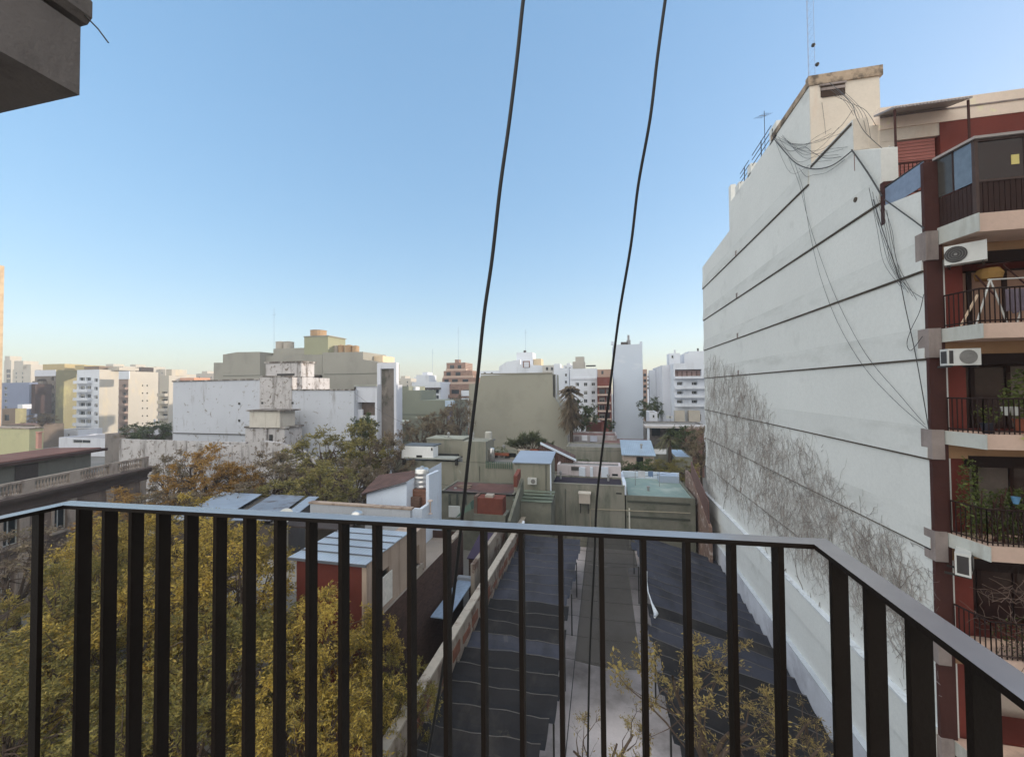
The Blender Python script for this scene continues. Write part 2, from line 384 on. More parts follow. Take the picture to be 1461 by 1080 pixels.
# ================================================================ our balcony
railm=M('rail_paint_dark_brown',(.0125,.0085,.0065),.2,3,.5,stain2=(.03,.018,.012),s2amt=(.7,.74),s2scale=26,bump=.08,bscale=90,spec=.18)
topm=Mflat('handrail_top_sheen',(.2,.185,.19),.22,0,.5); topm.node_tree.nodes['Principled BSDF'].inputs['IOR'].default_value=2.6  # top face painted paler than the bars to imitate sky sheen
RZ=CZ-.42; FL=CZ-1.5
rail=thing('balcony_railing','dark brown iron balcony railing of flat upright bars across the foreground','railing',(-.7,1.2,FL+.12))
def railY(X): return 1.14+(X+1.99)/2.56*.13
hw=.052; th=.013
mb=MB()
A=(-1.99,1.14);B=(.575,1.27)
# plan outline of the flat handrail: left return, front, right return
out=[(-2.0,-.7),(-2.0,1.145),(.59,1.275),(.59,-.7)]; inn=[(-2.0+hw,-.7),(-2.0+hw,1.145-hw),(.59-hw,1.275-hw),(.59-hw,-.7)]
for i in range(3):
    a,b,c,d=out[i],out[i+1],inn[i+1],inn[i]
    for z,mi in ((RZ,0),(RZ-th,1)): mb.quad((*a,z),(*b,z),(*c,z),(*d,z),mi)
    mb.quad((*a,RZ-th),(*b,RZ-th),(*b,RZ),(*a,RZ),1); mb.quad((*d,RZ-th),(*c,RZ-th),(*c,RZ),(*d,RZ),1)
mb.build('handrail',[topm,railm],rail)
BZ=FL-.14
mb=MB()
for i in range(3):
    o2=[out[i],out[i+1],inn[i+1],inn[i]]; mb.prism(o2,'Z',BZ,BZ+.014)
mb.build('bottom_rail',railm,rail)
e1=Vector((2.56,.13,0)).normalized(); e2=Vector((-e1.y,e1.x,0))
def barmesh(ux,uy,dd=.0175):
    m=MB().obox((0,0,(RZ-th+BZ+.014)/2),ux,uy,(0,0,1),.007,dd,(RZ-th-BZ-.014)/2)
    me=bpy.data.meshes.new('bar'); me.from_pydata(m.v,[],m.f); me.materials.append(railm); me.update(); return me
bf=barmesh(e1,e2,.0215); bs=barmesh(Vector((0,1,0)),Vector((1,0,0)))
for k in range(21):
    x=-1.892+.1175*k; link('bar',bf,(x,railY(x)-.022,0),rail)
for y in (1.165,1.03,.904,.775,.645,.52,.39,.26,.13,0,-.13,-.26): link('bar',bs,(.59-.026,y,0),rail)
for y in (1.04,.915,.79,.665,.54,.415,.29,.165,.04,-.085,-.21): link('bar',bs,(-2.0+.026,y,0),rail)
conc=M('weathered_concrete',C(122,114,110,.95),.12,2.2,.9,stain=C(95,88,84,.9),sscale=(3,3,1),bump=.35,bscale=40)
fl=thing('balcony_floor','concrete balcony floor slab under the foreground railing','balcony',(-.7,.2,FL-.18))
MB().box(-1.78,.45,-1.2,1.02,FL-.18,FL).build('slab',conc,fl)
for x in (-1.3,-.2): MB().box(x,x+.04,1.02,railY(x)-.02,FL-.13,FL-.1).build('rail_bracket',railm,fl)
ub=thing('concrete_balcony','grey concrete balcony corner of the floor above jutting into the upper left corner','balcony',(-3.6,.4,17.1))
MB().box(-5.6,-2.78,-1.5,1.6,17.12,17.5).build('slab',conc,ub)
MB().box(-5.6,-2.83,-1.5,1.55,17.5,17.54).build('drip_groove',M('concrete_groove',(.06,.05,.045)),ub)
mb=MB(); mb.prism([(-2.78,17.54),(-2.745,17.57),(-2.745,17.66),(-2.775,17.70),(-5.6,17.70),(-5.6,17.54)],'Y',-1.5,1.63); mb.build('lip',conc,ub)
tag(MB().tube([(-2.76,1.6,17.57),(-2.70,1.63,17.5),(-2.64,1.64,17.42)],.004,5).build('wire_end',DARKIRON,ub))
# cables in front of the balcony
cabm=Mflat('black_cable_rubber',(.012,.012,.013),.5)
def cable(pts,label,r):
    out=smooth([atC(p[0]+R.uniform(-1.6,1.6),p[1],p[2]) for p in pts])
    return tag(MB().tube(out,r,8).build('hanging_cable',cabm,smooth=True,origin=out[-1]),label,'cable')
cable([(812,-1000,1.46),(775,-330,1.52),(755,-60,1.55),(748,0,1.56),(738,80,1.58),(727,175,1.6),(715,268,1.62),(702,370,1.65),(692,450,1.68),(681,545,1.72),(671,640,1.76),(661,735,1.8),(647,850,1.85),(630,960,1.9),(606,1110,1.98)],'thicker black cable hanging down left of the sky centre behind the railing',.0075)
cable([(1010,-1000,1.5),(975,-330,1.57),(957,-60,1.6),(949,0,1.62),(938,85,1.66),(926,170,1.7),(912,265,1.78),(899,350,1.85),(884,450,1.95),(873,540,2.05),(862,630,2.15),(852,715,2.25),(847,800,2.35),(842,950,2.5),(838,1110,2.6)],'thinner black cable hanging to the right with a slight bow',.0065)

# ================================================================ the tall apartment building on the right
WX=9.4; WY=14.4; WE=41.4
wallm=M('party_wall_white',C(198,198,195,1.25),.045,.2,.85,stain=C(176,176,172,1.2),samt=(.58,.8),sscale=(1.2,.5,.5),bump=.12)
basem=M('base_wall_paint',C(194,195,193,1.35),.05,.3,.85,stain=C(172,172,168,1.2),samt=(.58,.78),sscale=(.6,.5,.6),bump=.15)
roughm=M('rough_render',C(178,180,188,1.35),.1,.8,.95,stain=C(150,150,158,1.2),samt=(.5,.7),sscale=(.6,.6,.6),bump=.6,bscale=10)
bandm=M('party_wall_band',C(190,190,187,1.23),.05,.25,.85,stain=C(172,172,168,1.2),samt=(.5,.72),sscale=(1.2,.4,1.5),bump=.12)
linem=M('joint_dark',C(95,84,74,.8),.3,1.0)
beige=M('facade_beige_warm_lit',C(212,201,188,1.0),.06,.6,.85,stain=C(190,165,145),samt=(.55,.75),sscale=(1,1,.2))  # front beige warmed in the colour for reflected sunlight
pink=M('fascia_pink_warm_lit',C(196,170,156,1.1),.07,.8,.85,stain=C(150,130,120),samt=(.55,.75),sscale=(1.5,1.5,.3))  # pinkish tint carries the same reflected warm sunlight
redp=M('brick_red_paint',C(116,56,48,1.0),.12,.9,.8)
pil=M('pilaster_maroon',C(74,44,40,.9),.2,1.2,.75)
greyb=M('beam_end_grey',C(146,134,130,1.0),.12,2,.9,stain=C(105,95,92),samt=(.5,.7),sscale=(2,2,.5))
brownw=M('brown_wood_panel',C(58,38,34,.8),.15,3,.6)
capm=M('coping_stained',C(170,150,130,1.0),.2,1.5,.9,stain=C(90,80,70,.8),samt=(.45,.6),sscale=(2,2,2))
ab=thing('apartment_building','tall apartment building with a blank white side wall and brown balcony front on the right','apartment building',(13,28,0))
# side wall: profile in (Y,Z), from the street corner to the far end, stepped at the top
prof=[(WY,0),(WE,0),(WE,26.85),(32.9,27.15),(32.9,29.1),(30.7,29.15),(30.7,29.15),(28.6,29.2),(28.6,29.2),(25.3,29.2),(20.8,29.2),(20.8,25.6),(17.65,25.6),(17.65,24.4),(16.15,23.6),(16.15,21.6),(WY,21.3)]
prof=[p for i,p in enumerate(prof) if i==0 or p!=prof[i-1]]
MB().prism(prof,'X',WX,WX+.5).build('party_wall',wallm,ab)
mb=MB(); mb.box(WX+.5,16,WY+1.7,WE,0,21.0); mb.box(WX+.5,16,17.9,WE,21.0,25.2); mb.build('core',beige,ab)
MB().box(WX+.5,12.15,20.8,WE-8.6,25.2,29.2).build('penthouse',beige,ab)
for y_,za_,zb_ in ((20.8,25.6,29.2),(17.65,24.4,25.6)): MB().box(WX+.01,WX+.5,y_-.03,y_-.003,za_,zb_).build('front_facing',beige,ab)
mb=MB(); mb.box(WX-.05,12.25,20.72,21.0,29.2,29.65); mb.box(WX-.05,WX+.25,21.0,25.0,29.2,29.5); mb.build('coping',capm,ab)
# stair-head opening in the penthouse front
f0=atY(1170,122,20.8);f1=atY(1205,136,20.8)
MB().box(f0[0],f1[0],20.74,20.797,f1[2]+.02,f0[2]-.1).build('vent_opening',M('vent_dark',C(80,60,48,.6)),ab)
mb=MB(); mb.box(f0[0]-.05,f1[0]+.05,20.70,20.74,f0[2]-.1,f0[2]-.02); mb.box(f0[0],f1[0],20.71,20.738,f1[2]+.3,f1[2]+.42); mb.build('vent_louvre',greyb,ab)
# small pillars and pipe rails of the roof terrace
for y0,y1,z in ((24.35,25.3,29.95),(28.3,28.9,29.75),(30.6,31.4,29.7),(32.4,32.9,30.4)):
    MB().box(WX,WX+.35,y0,y1,29.1,z).build('parapet_pier',wallm,ab)
for y0,y1 in ((25.3,28.3),(28.9,30.6)):
    mb=MB()
    for z in (29.6,29.95,30.25): mb.tube([(WX+.1,y0,z),(WX+.1,y1,z)],.025,5)
    mb.tube([(WX+.1,(y0+y1)/2,29.2),(WX+.1,(y0+y1)/2,30.3)],.03,5); mb.build('terrace_rail',DARKIRON,ab)
# string courses: shadow joints along the side wall with a slightly proud band above
for z,ya in ((24.75,21.0),(21.72,16.2),(18.87,WY),(16.24,WY),(13.29,WY),(10.64,WY),(8.0,WY)):
    MB().box(WX-.05,WX,ya,WE,z-.024,z+.03).build('string_course',linem,ab)
    MB().prism([(WX-.001,z+.95),(WX-.075,z+.031),(WX-.001,z+.031)],'Y',ya,WE).build('wall_band',bandm,ab)
    for yy in (31.2,):
        MB().box(WX-.08,WX-.036,yy,yy+.28,z+.02,z+.36).build('vent_block',greyb,ab)
MB().box(WX-.03,WX,17.7,20.8,25.42,25.52).build('string_course',linem,ab)
mb=MB(); mb.lathe((0,0,0),[(.13,0),(.13,.05)],12)
p=atX(1222,285,WX)
MB().tube([(WX-.06,p[1],p[2]),(WX-.001,p[1],p[2])],.09,10).build('drain_hole',linem,ab)
# thicker painted base with ledges
mb=MB(); mb.box(WX-.22,WX,WY,WE,4.15,5.45); mb.build('base_ledge',basem,ab)
MB().box(WX-.26,WX,WY,WE,5.45,5.52).build('ledge_cap',M('ledge_white',C(200,204,208,1.2),.1,2,stain=C(150,150,150),sscale=(3,3,3)),ab)
MB().box(WX-.12,WX,WY,WE,2.35,4.15).build('base_wall',basem,ab)
MB().box(WX-.34,WX,WY,WE,0,2.3).build('base_plinth',roughm,ab)
MB().box(WX-.36,WX-.12,WY,WE,2.3,2.36).build('plinth_edge',M('plinth_edge',C(185,190,196,1.1)),ab)
# front: pilaster with grey beam ends at every floor
MB().box(WX-.02,9.78,WY-.12,WY-.001,0,22.1).build('pilaster',pil,ab)
FZ=[19.6,16.72,13.75,10.8,7.85,4.9]
for i,z in enumerate(FZ):
    MB().box(WX-.05,9.66,WY-.17,WY+.25,z-.44,z+.42).build('beam_end',greyb,ab)
# facade wall with door openings on each floor
ops=[(10.42,15.5,z+.37,z+2.35) for z in FZ]
mb=MB(); facade(mb,'S',WY+.12,9.78,16,0,20.0,ops,1.15); mb.build('front_wall',redp,ab)
warm=M('beam_ochre_warm_lit',C(158,124,94,1.0),.1,.8)  # ochre tint paints the warm light on the beam faces
lint=M('lintel_dark',C(44,30,27,.8),.2,1.5)
for z in FZ:
    MB().box(10.3,15.6,WY-.06,WY+.116,z+2.3,z+2.62).build('lintel',lint,ab)
    MB().box(9.79,15.9,WY-.03,WY+.117,z-.42,z-.001).build('beam_face',warm,ab)
gl2=Mflat('balcony_door_glass',(.05,.03,.028),.08,0,.6)
peach=M('balcony_room_peach',C(178,146,128,1.0),.08,.8); curtm=M('curtain_cloth',C(120,110,104),.2,3)
def doors(z,mats):
    x=10.42
    for j,mt in enumerate(mats):
        dd=MB()
        for a,b in ((x,x+.06),(x+.84,x+.9)): dd.box(a,b,WY+1.14,WY+1.22,z+.37,z+2.34,0)
        dd.box(x+.06,x+.84,WY+1.14,WY+1.22,z+.37,z+.42,0); dd.box(x+.06,x+.84,WY+1.14,WY+1.22,z+2.29,z+2.34,0)
        dr_=dd.build('balcony_door',[brownw],ab); MB().box(x+.061,x+.839,WY+1.18,WY+1.21,z+.421,z+2.289).build('glass',mt,dr_); x+=.9
doors(FZ[1],[peach,peach,peach]); doors(FZ[2],[gl2,gl2,curtm]); doors(FZ[3],[curtm,curtm,gl2]); doors(FZ[4],[gl2,gl2,gl2]); doors(FZ[0],[gl2,redp,gl2])
# balconies, with a chamfered corner next to the side wall
def outline(e=0.0): return [(9.70-e,WY-.13),(9.90-e,13.3-e),(14.8,13.3-e)]
slabA=M('slab_edge_pale',C(176,178,174,1.1),.08,1.0,.85,stain=C(140,135,128),samt=(.5,.7),sscale=(1.5,1.5,.3))
for i,z in enumerate(FZ):
    t=.40 if i else .5
    mb=MB(); o=outline(); pts=o+[(14.8,WY-.001),(9.72,WY-.001)]
    mb.prism([pts[0],pts[1],pts[2],pts[3],pts[4]],'Z',z,z+t)
    sl_=mb.build('balcony_slab',pink,ab)
    MB().obox(((9.70+9.90)/2-.012,(WY-.13+13.3)/2,z+t/2),Vector((.2,-(WY-.13-13.3),0)).normalized(),Vector(((WY-.13-13.3),.2,0)).normalized(),(0,0,1),.57,.012,t/2-.004).build('chamfer_face',slabA,sl_)
def lerp(a,b,t): return (a[0]+(b[0]-a[0])*t,a[1]+(b[1]-a[1])*t)
def barrail(z,label=None,dense=.11):
    o=[(9.73,WY-.2),(9.94,13.36),(14.8,13.36)]; mb=MB()
    mb.tube([(*q,z+.95) for q in o],.025,6); mb.tube([(*q,z+.08) for q in o],.02,5)
    for a,b in zip(o,o[1:]):
        L=math.dist(a,b); n=int(L/dense)
        for k in range(n+1):
            q=lerp(a,b,k/n); mb.box(q[0]-.01,q[0]+.01,q[1]-.01,q[1]+.01,z+.0,z+.95)
    mb.build('balcony_rail',M('rail_brown',C(52,36,34,.7)),ab)
for i in (1,2,3,4): barrail(FZ[i]+.4)
# glazed-in top balcony
z=FZ[0]+.5
def chpanel(name,mat,z0,z1,t0,t1,off=0,thick=.03,par=None):
    a=lerp((9.72,WY-.15),(9.92,13.34),t0); b=lerp((9.72,WY-.15),(9.92,13.34),t1); d=Vector((b[0]-a[0],b[1]-a[1],0)); L=d.length; d.normalize(); n=Vector((d.y,-d.x,0))
    if n.x>0: n=-n
    c=Vector(((a[0]+b[0])/2,(a[1]+b[1])/2,(z0+z1)/2))+n*off
    return MB().obox(c,d,n,(0,0,1),L/2,thick/2,(z1-z0)/2).build(name,mat,par or ab)
pz=20.95; gz=22.12
mb=MB()
n=9
for k in range(n): 
    a=lerp((9.72,WY-.15),(9.92,13.34),(k+.06)/n); b=lerp((9.72,WY-.15),(9.92,13.34),(k+.94)/n)
    mb.prism([a,b,(b[0]+.03,b[1]),(a[0]+.03,a[1])],'Z',z,pz)
x=9.96
while x<14.7:
    mb.box(x,x+.105,13.33,13.36,z,pz); x+=.12
mb.build('boarded_parapet',brownw,ab)
mb=MB(); mb.box(9.9,9.98,13.30,13.40,z,gz); 
for x in (11.0,11.06,12.2,13.4,14.7): mb.box(x,x+.06,13.32,13.38,pz,gz)
mb.box(9.98,14.75,13.31,13.39,pz,pz+.06); mb.box(9.98,14.75,13.31,13.39,gz-.06,gz); mb.build('glazing_frame',M('glazing_frame_brown',C(88,72,68,.8),.1,3,.6),ab)
for t0,t1,mt in ((0,.42,Mflat('glass_dim',(.06,.055,.05),.15,0,.5)),(.46,.98,Mflat('glass_sky',(.15,.18,.22),.08,.2,.6))):
    chpanel('glazing_pane',mt,pz+.03,gz-.03,t0,t1,0,.015)
chpanel('glazing_post',brownw,pz,gz,.42,.46,.004,.03)
tint=Mflat('glass_room',(.035,.02,.018),.06,0,.9)
for x0,x1 in ((9.98,11.0),(11.12,12.2),(12.26,13.4),(13.46,14.7)): MB().box(x0,x1,13.345,13.36,pz+.06,gz-.06).build('glazing_pane',tint,ab)
for x,zz,c in ((10.72,21.35,(200,185,120)),(11.25,21.4,(190,120,100))):
    MB().box(x,x+.17,13.333,13.342,zz,zz+.26).build('paper_note',M('note_%d'%int(x*10),C(*c)),ab)
mb=MB(); pts=[(9.62,WY-.1),(9.86,13.24),(14.9,13.24),(14.9,WY),(9.7,WY)]
mb.prism(pts,'Z',gz,gz+.07); mb.build('glazing_roof',M('glazing_roof_grey',C(150,142,140),.1,1),ab)
# set-back top floor: fascia, red band, shutter, grille, awning and red terrace rail
TY=17.5
MB().box(10.2,16,TY-.0,TY+.38,25.0,25.82).build('roof_fascia',M('fascia_cream_sunpatch',C(222,205,190,1.1),.05,.7,stain=C(250,225,170),samt=(.6,.72),sscale=(.9,.9,.9)),ab)  # yellow patches in the colour stand for sunlight bounced off windows
MB().box(10.2,16,TY-.03,TY-.001,25.42,25.47).build('fascia_line',greyb,ab)
MB().box(12.05,16,TY+.02,TY+.37,21.0,24.997).build('red_wall',redp,ab)
mb=MB(); mb.box(10.2,12.05,TY+.05,TY+.37,24.55,24.997); mb.build('lintel_band',beige,ab)
mb=MB()
for k in range(24): mb.box(10.75,11.95,TY+.12,TY+.15,21.6+k*.122,21.6+k*.122+.105)
mb.build('roller_shutter',M('shutter_dusty_red',C(172,112,104,1.0)),ab)
MB().box(10.2,10.75,TY+.06,TY+.36,21.0,24.547).build('side_pier',beige,ab)
mb=MB()
for k in range(6): mb.box(10.28,10.66,TY+.0,TY+.058,23.75+k*.1,23.75+k*.1+.06)
mb.box(10.45,10.49,TY+.0,TY+.055,23.73,24.35); mb.build('white_grille',M('grille_white',C(225,222,215)),ab)
a=atY(1253,165,17.0); b=atY(1365,150,16.6)
mb=MB(); mb.prism([(16.45,25.12),(TY-.002,25.50),(TY-.002,25.56),(16.45,25.18)],'X',10.0,12.25); mb.build('awning',Msheet('awning_sheet',C(140,132,130),'X',.1),ab)
for x in (10.05,12.15): MB().box(x,x+.05,16.5,16.55,21.5,25.1).build('awning_post',pil,ab)
mb=MB(); mb.box(9.9,13.2,16.3,16.34,23.06,23.12); mb.box(9.9,13.2,16.3,16.34,22.05,22.1)
for k in range(28): mb.box(9.93+k*.12,9.95+k*.12,16.31,16.33,22.1,23.06)
mb.build('terrace_rail',M('rail_red_brown',C(78,44,40,.8)),ab)
MB().box(9.9,13.2,16.2,17.4,21.0,21.95).build('terrace_parapet',redp,ab)
MB().box(WX+.5,10.25,17.6,17.9,23.4,25.25).build('terrace_wall',beige,ab)
MB().box(WX-.002,9.75,17.58,17.62,23.6,24.3).build('red_panel',redp,ab)
MB().box(WX+.02,WX+.05,WY-.05,16.1,21.45,22.15).build('blue_screen',Mflat('screen_blue_grey',C(128,140,162,.9),.3),ab)
MB().tube([(WX+.03,WY-.05,22.17),(WX+.03,16.15,22.2)],.025,6).build('screen_rail',DARKIRON,ab)
MB().box(WX-.012,WX+.4,16.02,16.2,20.95,22.4).build('dark_recess',pil,ab)
# lattice mast and small aerial on the roof
mast=thing('lattice_mast','thin steel lattice radio mast rising from the penthouse roof into the top of the sky','mast',(10.3,22.6,29.2))
mb=MB(); q=[(10.15,22.5),(10.45,22.5),(10.3,22.76)]
for x,y in q: mb.tube([(x,y,29.2),(x,y,44)],.009,4)
for k in range(36):
    z0=29.4+k*.4
    for i in range(3):
        a,b=q[i],q[(i+1)%3]; mb.tube([(*a,z0),(*b,z0+.2)],.0035,3,cap=False); mb.tube([(*b,z0+.2),(*a,z0+.4)],.0035,3,cap=False)
mb.build('lattice',M('mast_grey',C(140,150,170)),mast)
for zz,dx in ((31.3,.25),(32.3,.1)): MB().lathe((10.3+dx,22.5,zz),[(.05,0),(.09,.05),(.08,.13),(.02,.16)],10).build('beacon',DARKIRON,mast)
ae=thing('tv_aerial','small TV aerial on the terrace parapet of the tall white wall','aerial',(WX+.2,26.5,30.2))
mb=MB(); mb.tube([(WX+.2,26.5,29.2),(WX+.2,26.5,31.9)],.018,5); mb.tube([(WX-.2,26.1,31.4),(WX+.5,27.0,31.9)],.012,4)
for k in range(5): 
    t=k/4; c=Vector((WX-.2+.7*t,26.1+.9*t,31.4+.5*t)); mb.tube([c-Vector((.25,-.2,0)),c+Vector((.25,-.2,0))],.008,3)
mb.build('aerial_rods',DARKIRON,ae)
# ---- air conditioners
acw=M('ac_white_casing',C(200,200,197,1.0),.05,3,.5); acd=Mflat('ac_fan_dark',C(70,66,66,.7),.6); acg=M('ac_grille_grey',C(120,118,116),.1,4)
def aircon(c,yaw,label,w=.82,h=.55,d=.3,fan=acg,fx=.12):
    t=thing('air_conditioner',label,'air conditioner',c,'air conditioner units under the balconies',yaw); LOCAL.add(t.name)
    MB().box(-w/2,w/2,-d/2,d/2,0,h).build('casing',acw,t)
    mb=MB(); mb.tube([(w*fx,-d/2-.02,h/2),(w*fx,-d/2+.001,h/2)],h*.42,24); f=mb.build('fan_guard',fan,t)
    mb=MB()
    for k in range(4):
        r=h*.42*(k+.6)/4.3; pts=[(w*fx+r*math.cos(a*math.pi/9),-d/2-.024,h/2+r*math.sin(a*math.pi/9)) for a in range(19)]
        mb.tube(pts,.0035,4)
    mb.tube([(w*fx,-d/2-.03,h/2),(w*fx,-d/2-.022,h/2)],.035,10); gr_=mb.build('guard_ring',acg,t); gr_.parent=f
    mb=MB(); (mb.box(-w/2+.03,-w/2+.12,-d/2-.006,-d/2-.001,.05,h-.05) if fx>0 else None); mb.box(-w/2-.006,-w/2-.001,-d/2+.04,d/2-.04,.06,h-.06); mb.build('coil_grille',acd,t)
    mb=MB(); mb.box(-w/2+.05,-w/2+.1,-d/2,d/2+.2,-.05,-.001); mb.box(w/2-.1,w/2-.05,-d/2,d/2+.2,-.05,-.001); mb.build('bracket',DARKIRON,t)
aircon((10.02,13.85,18.9),math.radians(-38),'white air conditioner set at an angle below the glazed brown balcony',.8,.54,fan=acd,fx=-.22)
aircon((9.75,13.75,16.02),math.radians(-4),'white air conditioner with its round fan facing the camera, below the balcony with laundry',.72,.46)
aircon((9.68,13.75,10.3),math.radians(52),'white air conditioner seen end-on below the overgrown balcony',.8,.6,fan=acd)
# ---- laundry and clutter on the second balcony
z=FZ[1]+.4
lr=thing('drying_rack','white folding drying rack hung with grey laundry on the balcony','drying rack',(10.9,13.75,z))
mb=MB()
for x in (10.45,11.35):
    mb.tube([(x-.35,13.7,z),(x,13.7,z+1.25)],.022,6); mb.tube([(x+.35,13.7,z),(x,13.7,z+1.25)],.022,6)
mb.tube([(10.4,13.7,z+1.25),(11.4,13.7,z+1.25)],.02,6); mb.build('rack_frame',acw,lr)
def cloth(name,x0,x1,y,zt,zb,mat,parent,amp=.03,n=12):
    mb=MB(); 
    for i in range(n):
        u0=x0+(x1-x0)*i/n;u1=x0+(x1-x0)*(i+1)/n
        w0=amp*math.sin(i*1.9);w1=amp*math.sin((i+1)*1.9)
        mb.quad((u0,y+w0,zb+.04*math.sin(i)),(u1,y+w1,zb+.04*math.sin(i+1)),(u1,y+w1*.3,zt),(u0,y+w0*.3,zt)); mb.quad((u1,y+w1+.015,zb+.04*math.sin(i+1)),(u0,y+w0+.015,zb+.04*math.sin(i)),(u0,y+w0*.3+.015,zt),(u1,y+w1*.3+.015,zt))
    return mb.build(name,mat,parent)
cloth('laundry',10.7,11.25,13.62,z+.95,z+.32,M('laundry_grey',C(110,100,112),.2,4),lr)
cloth('laundry',11.3,11.9,13.6,z+1.0,z+.45,M('laundry_dark',C(84,82,92),.2,4),lr)
ch=thing('folded_chair','yellow seated folding chair hung on the balcony wall above the laundry','chair',(10.75,14.1,z+1.2))
mb=MB(); mb.lathe((10.8,14.2,z+1.32),[(.05,0),(.26,.04),(.3,.2),(.22,.34),(.05,.36)],14); mb.build('seat',M('chair_yellow',C(140,108,62)),ch)
mb=MB(); mb.tube([(10.45,14.15,z+1.5),(10.85,14.0,z+.75)],.02,6); mb.tube([(10.5,14.15,z+1.75),(11.2,14.1,z+1.8)],.02,6); mb.tube([(11.1,14.15,z+1.75),(11.5,14.0,z+1.1)],.02,6); mb.build('leg',pil,ch)
tag(MB().obox((10.05,13.85,z+.42),Vector((.38,-.05,.85)).normalized(),(0,1,0),Vector((.85,0,-.38)).normalized(),.5,.015,.025).build('wooden_pole',M('pole_cream',C(215,190,165)),origin=(10.05,13.85,z)),'pale broom handle leaning inside the balcony rail beside the red wall','pole')
# ---- pots and plants
leafA=Mleaf('balcony_leaf_dark',[C(38,46,26,.8),C(62,70,36,.8),C(92,96,52,.8)],.2)
leafB=Mleaf('balcony_leaf_pale',[C(90,96,60,.8),C(130,134,84,.8),C(164,160,112,.8)],.3)
def leafcloud(mb,c,rad,n,size,rng,up=.3,m=0,rz=None):
    for _ in range(n):
        while True:
            p=Vector((rng.uniform(-1,1),rng.uniform(-1,1),rng.uniform(-1,1)))
            if .15<p.length<1: break
        p=Vector((p.x*rad[0],p.y*rad[1],p.z*rad[2]))+Vector(c)
        d=Vector((rng.gauss(0,1),rng.gauss(0,1),rng.gauss(up,.7))).normalized(); s=size*rng.uniform(.6,1.3)
        a=d.cross(Vector((rng.gauss(0,1),rng.gauss(0,1),rng.gauss(0,1)))).normalized()
        b=p+d*s; mb.quad(tuple(p),tuple(p+d*s*.5+a*s*.24),tuple(b),tuple(p+d*s*.5-a*s*.24),m)
rg=random.Random(3)
def potplant(c,r,h,label,mat,leaf,n=160,size=.12,pm=None,sp=None,name='potted_plant'):
    t=thing(name,label,'plant',c); MB().lathe(c,[(r*.7,0),(r,h),(r*1.08,h),(r*1.08,h+.03),(r*.9,h+.03)],14).build('pot',pm or acw,t)
    mb=MB(); leafcloud(mb,(c[0],c[1],c[2]+h+(sp or (.25,.25,.3))[2]*.9),sp or (.25,.25,.3),n,size,rg); mb.build('foliage',leaf,t); return t
z=FZ[2]+.4
potplant((10.55,13.52,z+.5),.09,.2,'left of the two small white pots hung on the third balcony rail',acw,leafA,60,.09,sp=(.12,.12,.2))
potplant((10.75,13.52,z+.5),.09,.2,'right of the two small white pots hung on the third balcony rail',acw,leafA,60,.09,sp=(.12,.12,.2))
potplant((10.2,13.6,z),.14,.25,'low dark pot plant at the chamfered end of the third balcony',pil,leafA,90,.1,Mflat('pot_dark_blue',C(50,48,62,.7)))
potplant((11.2,13.85,z),.2,.35,'tall leafy plant in front of the third balcony doors',pil,leafA,420,.14,M('pot_terracotta',C(140,84,64)),(.4,.3,.75))
t=thing('trailing_plant','pale green plant trailing over the edge of the third balcony slab','plant',(11.1,13.28,z))
mb=MB(); leafcloud(mb,(11.25,13.22,z-.02),(.55,.16,.22),420,.11,rg,-.1); mb.build('foliage',leafB,t); mb=MB(); mb.tube([(10.8,13.3,z+.1),(11.2,13.24,z),(11.7,13.2,z-.1)],.02,5); mb.build('stem',pil,t)
z=FZ[3]+.4
t=thing('balcony_hedge','dense dark plants filling the fourth balcony behind its bars','plant',(11,13.7,z))
mb=MB(); leafcloud(mb,(11.0,13.75,z+.65),(1.2,.3,.85),2600,.1,rg); leafcloud(mb,(9.98,13.9,z+1.0),(.22,.35,1.3),800,.09,rg); mb.build('foliage',leafA,t)
mb=MB()
for k in range(26):
    x=rg.uniform(10,12); mb.tube([(x,13.7,z),(x+rg.uniform(-.3,.3),13.6,z+rg.uniform(.7,1.7))],.012,4)
mb.build('stem',pil,t)
tag(MB().lathe((10.62,13.42,z+1.12),[(.05,0),(.09,.18),(.085,.18)],12).build('hanging_pot',Mflat('pot_blue',C(80,120,155)),origin=(10.62,13.42,z+1.1)),'small blue pot among the dark plants of the fourth balcony','pot')
z=FZ[4]+.4
t=thing('dry_climber','bare tangled climber on the balcony below the end-on air conditioner','plant',(11,13.5,z))
mb=MB()
for k in range(150):
    p=Vector((rg.uniform(9.95,12),rg.uniform(13.3,13.6),z+rg.uniform(0,1.9))); pts=[p]; d=Vector((rg.gauss(0,1),rg.gauss(0,.3),rg.gauss(0,.6))).normalized()
    for q in range(5): d=(d+Vector((rg.gauss(0,.5),rg.gauss(0,.2),rg.gauss(0,.5)))).normalized(); pts.append(pts[-1]+d*.14)
    mb.tube(pts,.007,3,cap=False)
leafcloud(mb,(11,13.5,z+.5),(1.1,.2,.6),500,.08,rg,m=1); mb.build('stem',[M('dry_stem',C(110,92,84,.9),.2,4),leafA],t)
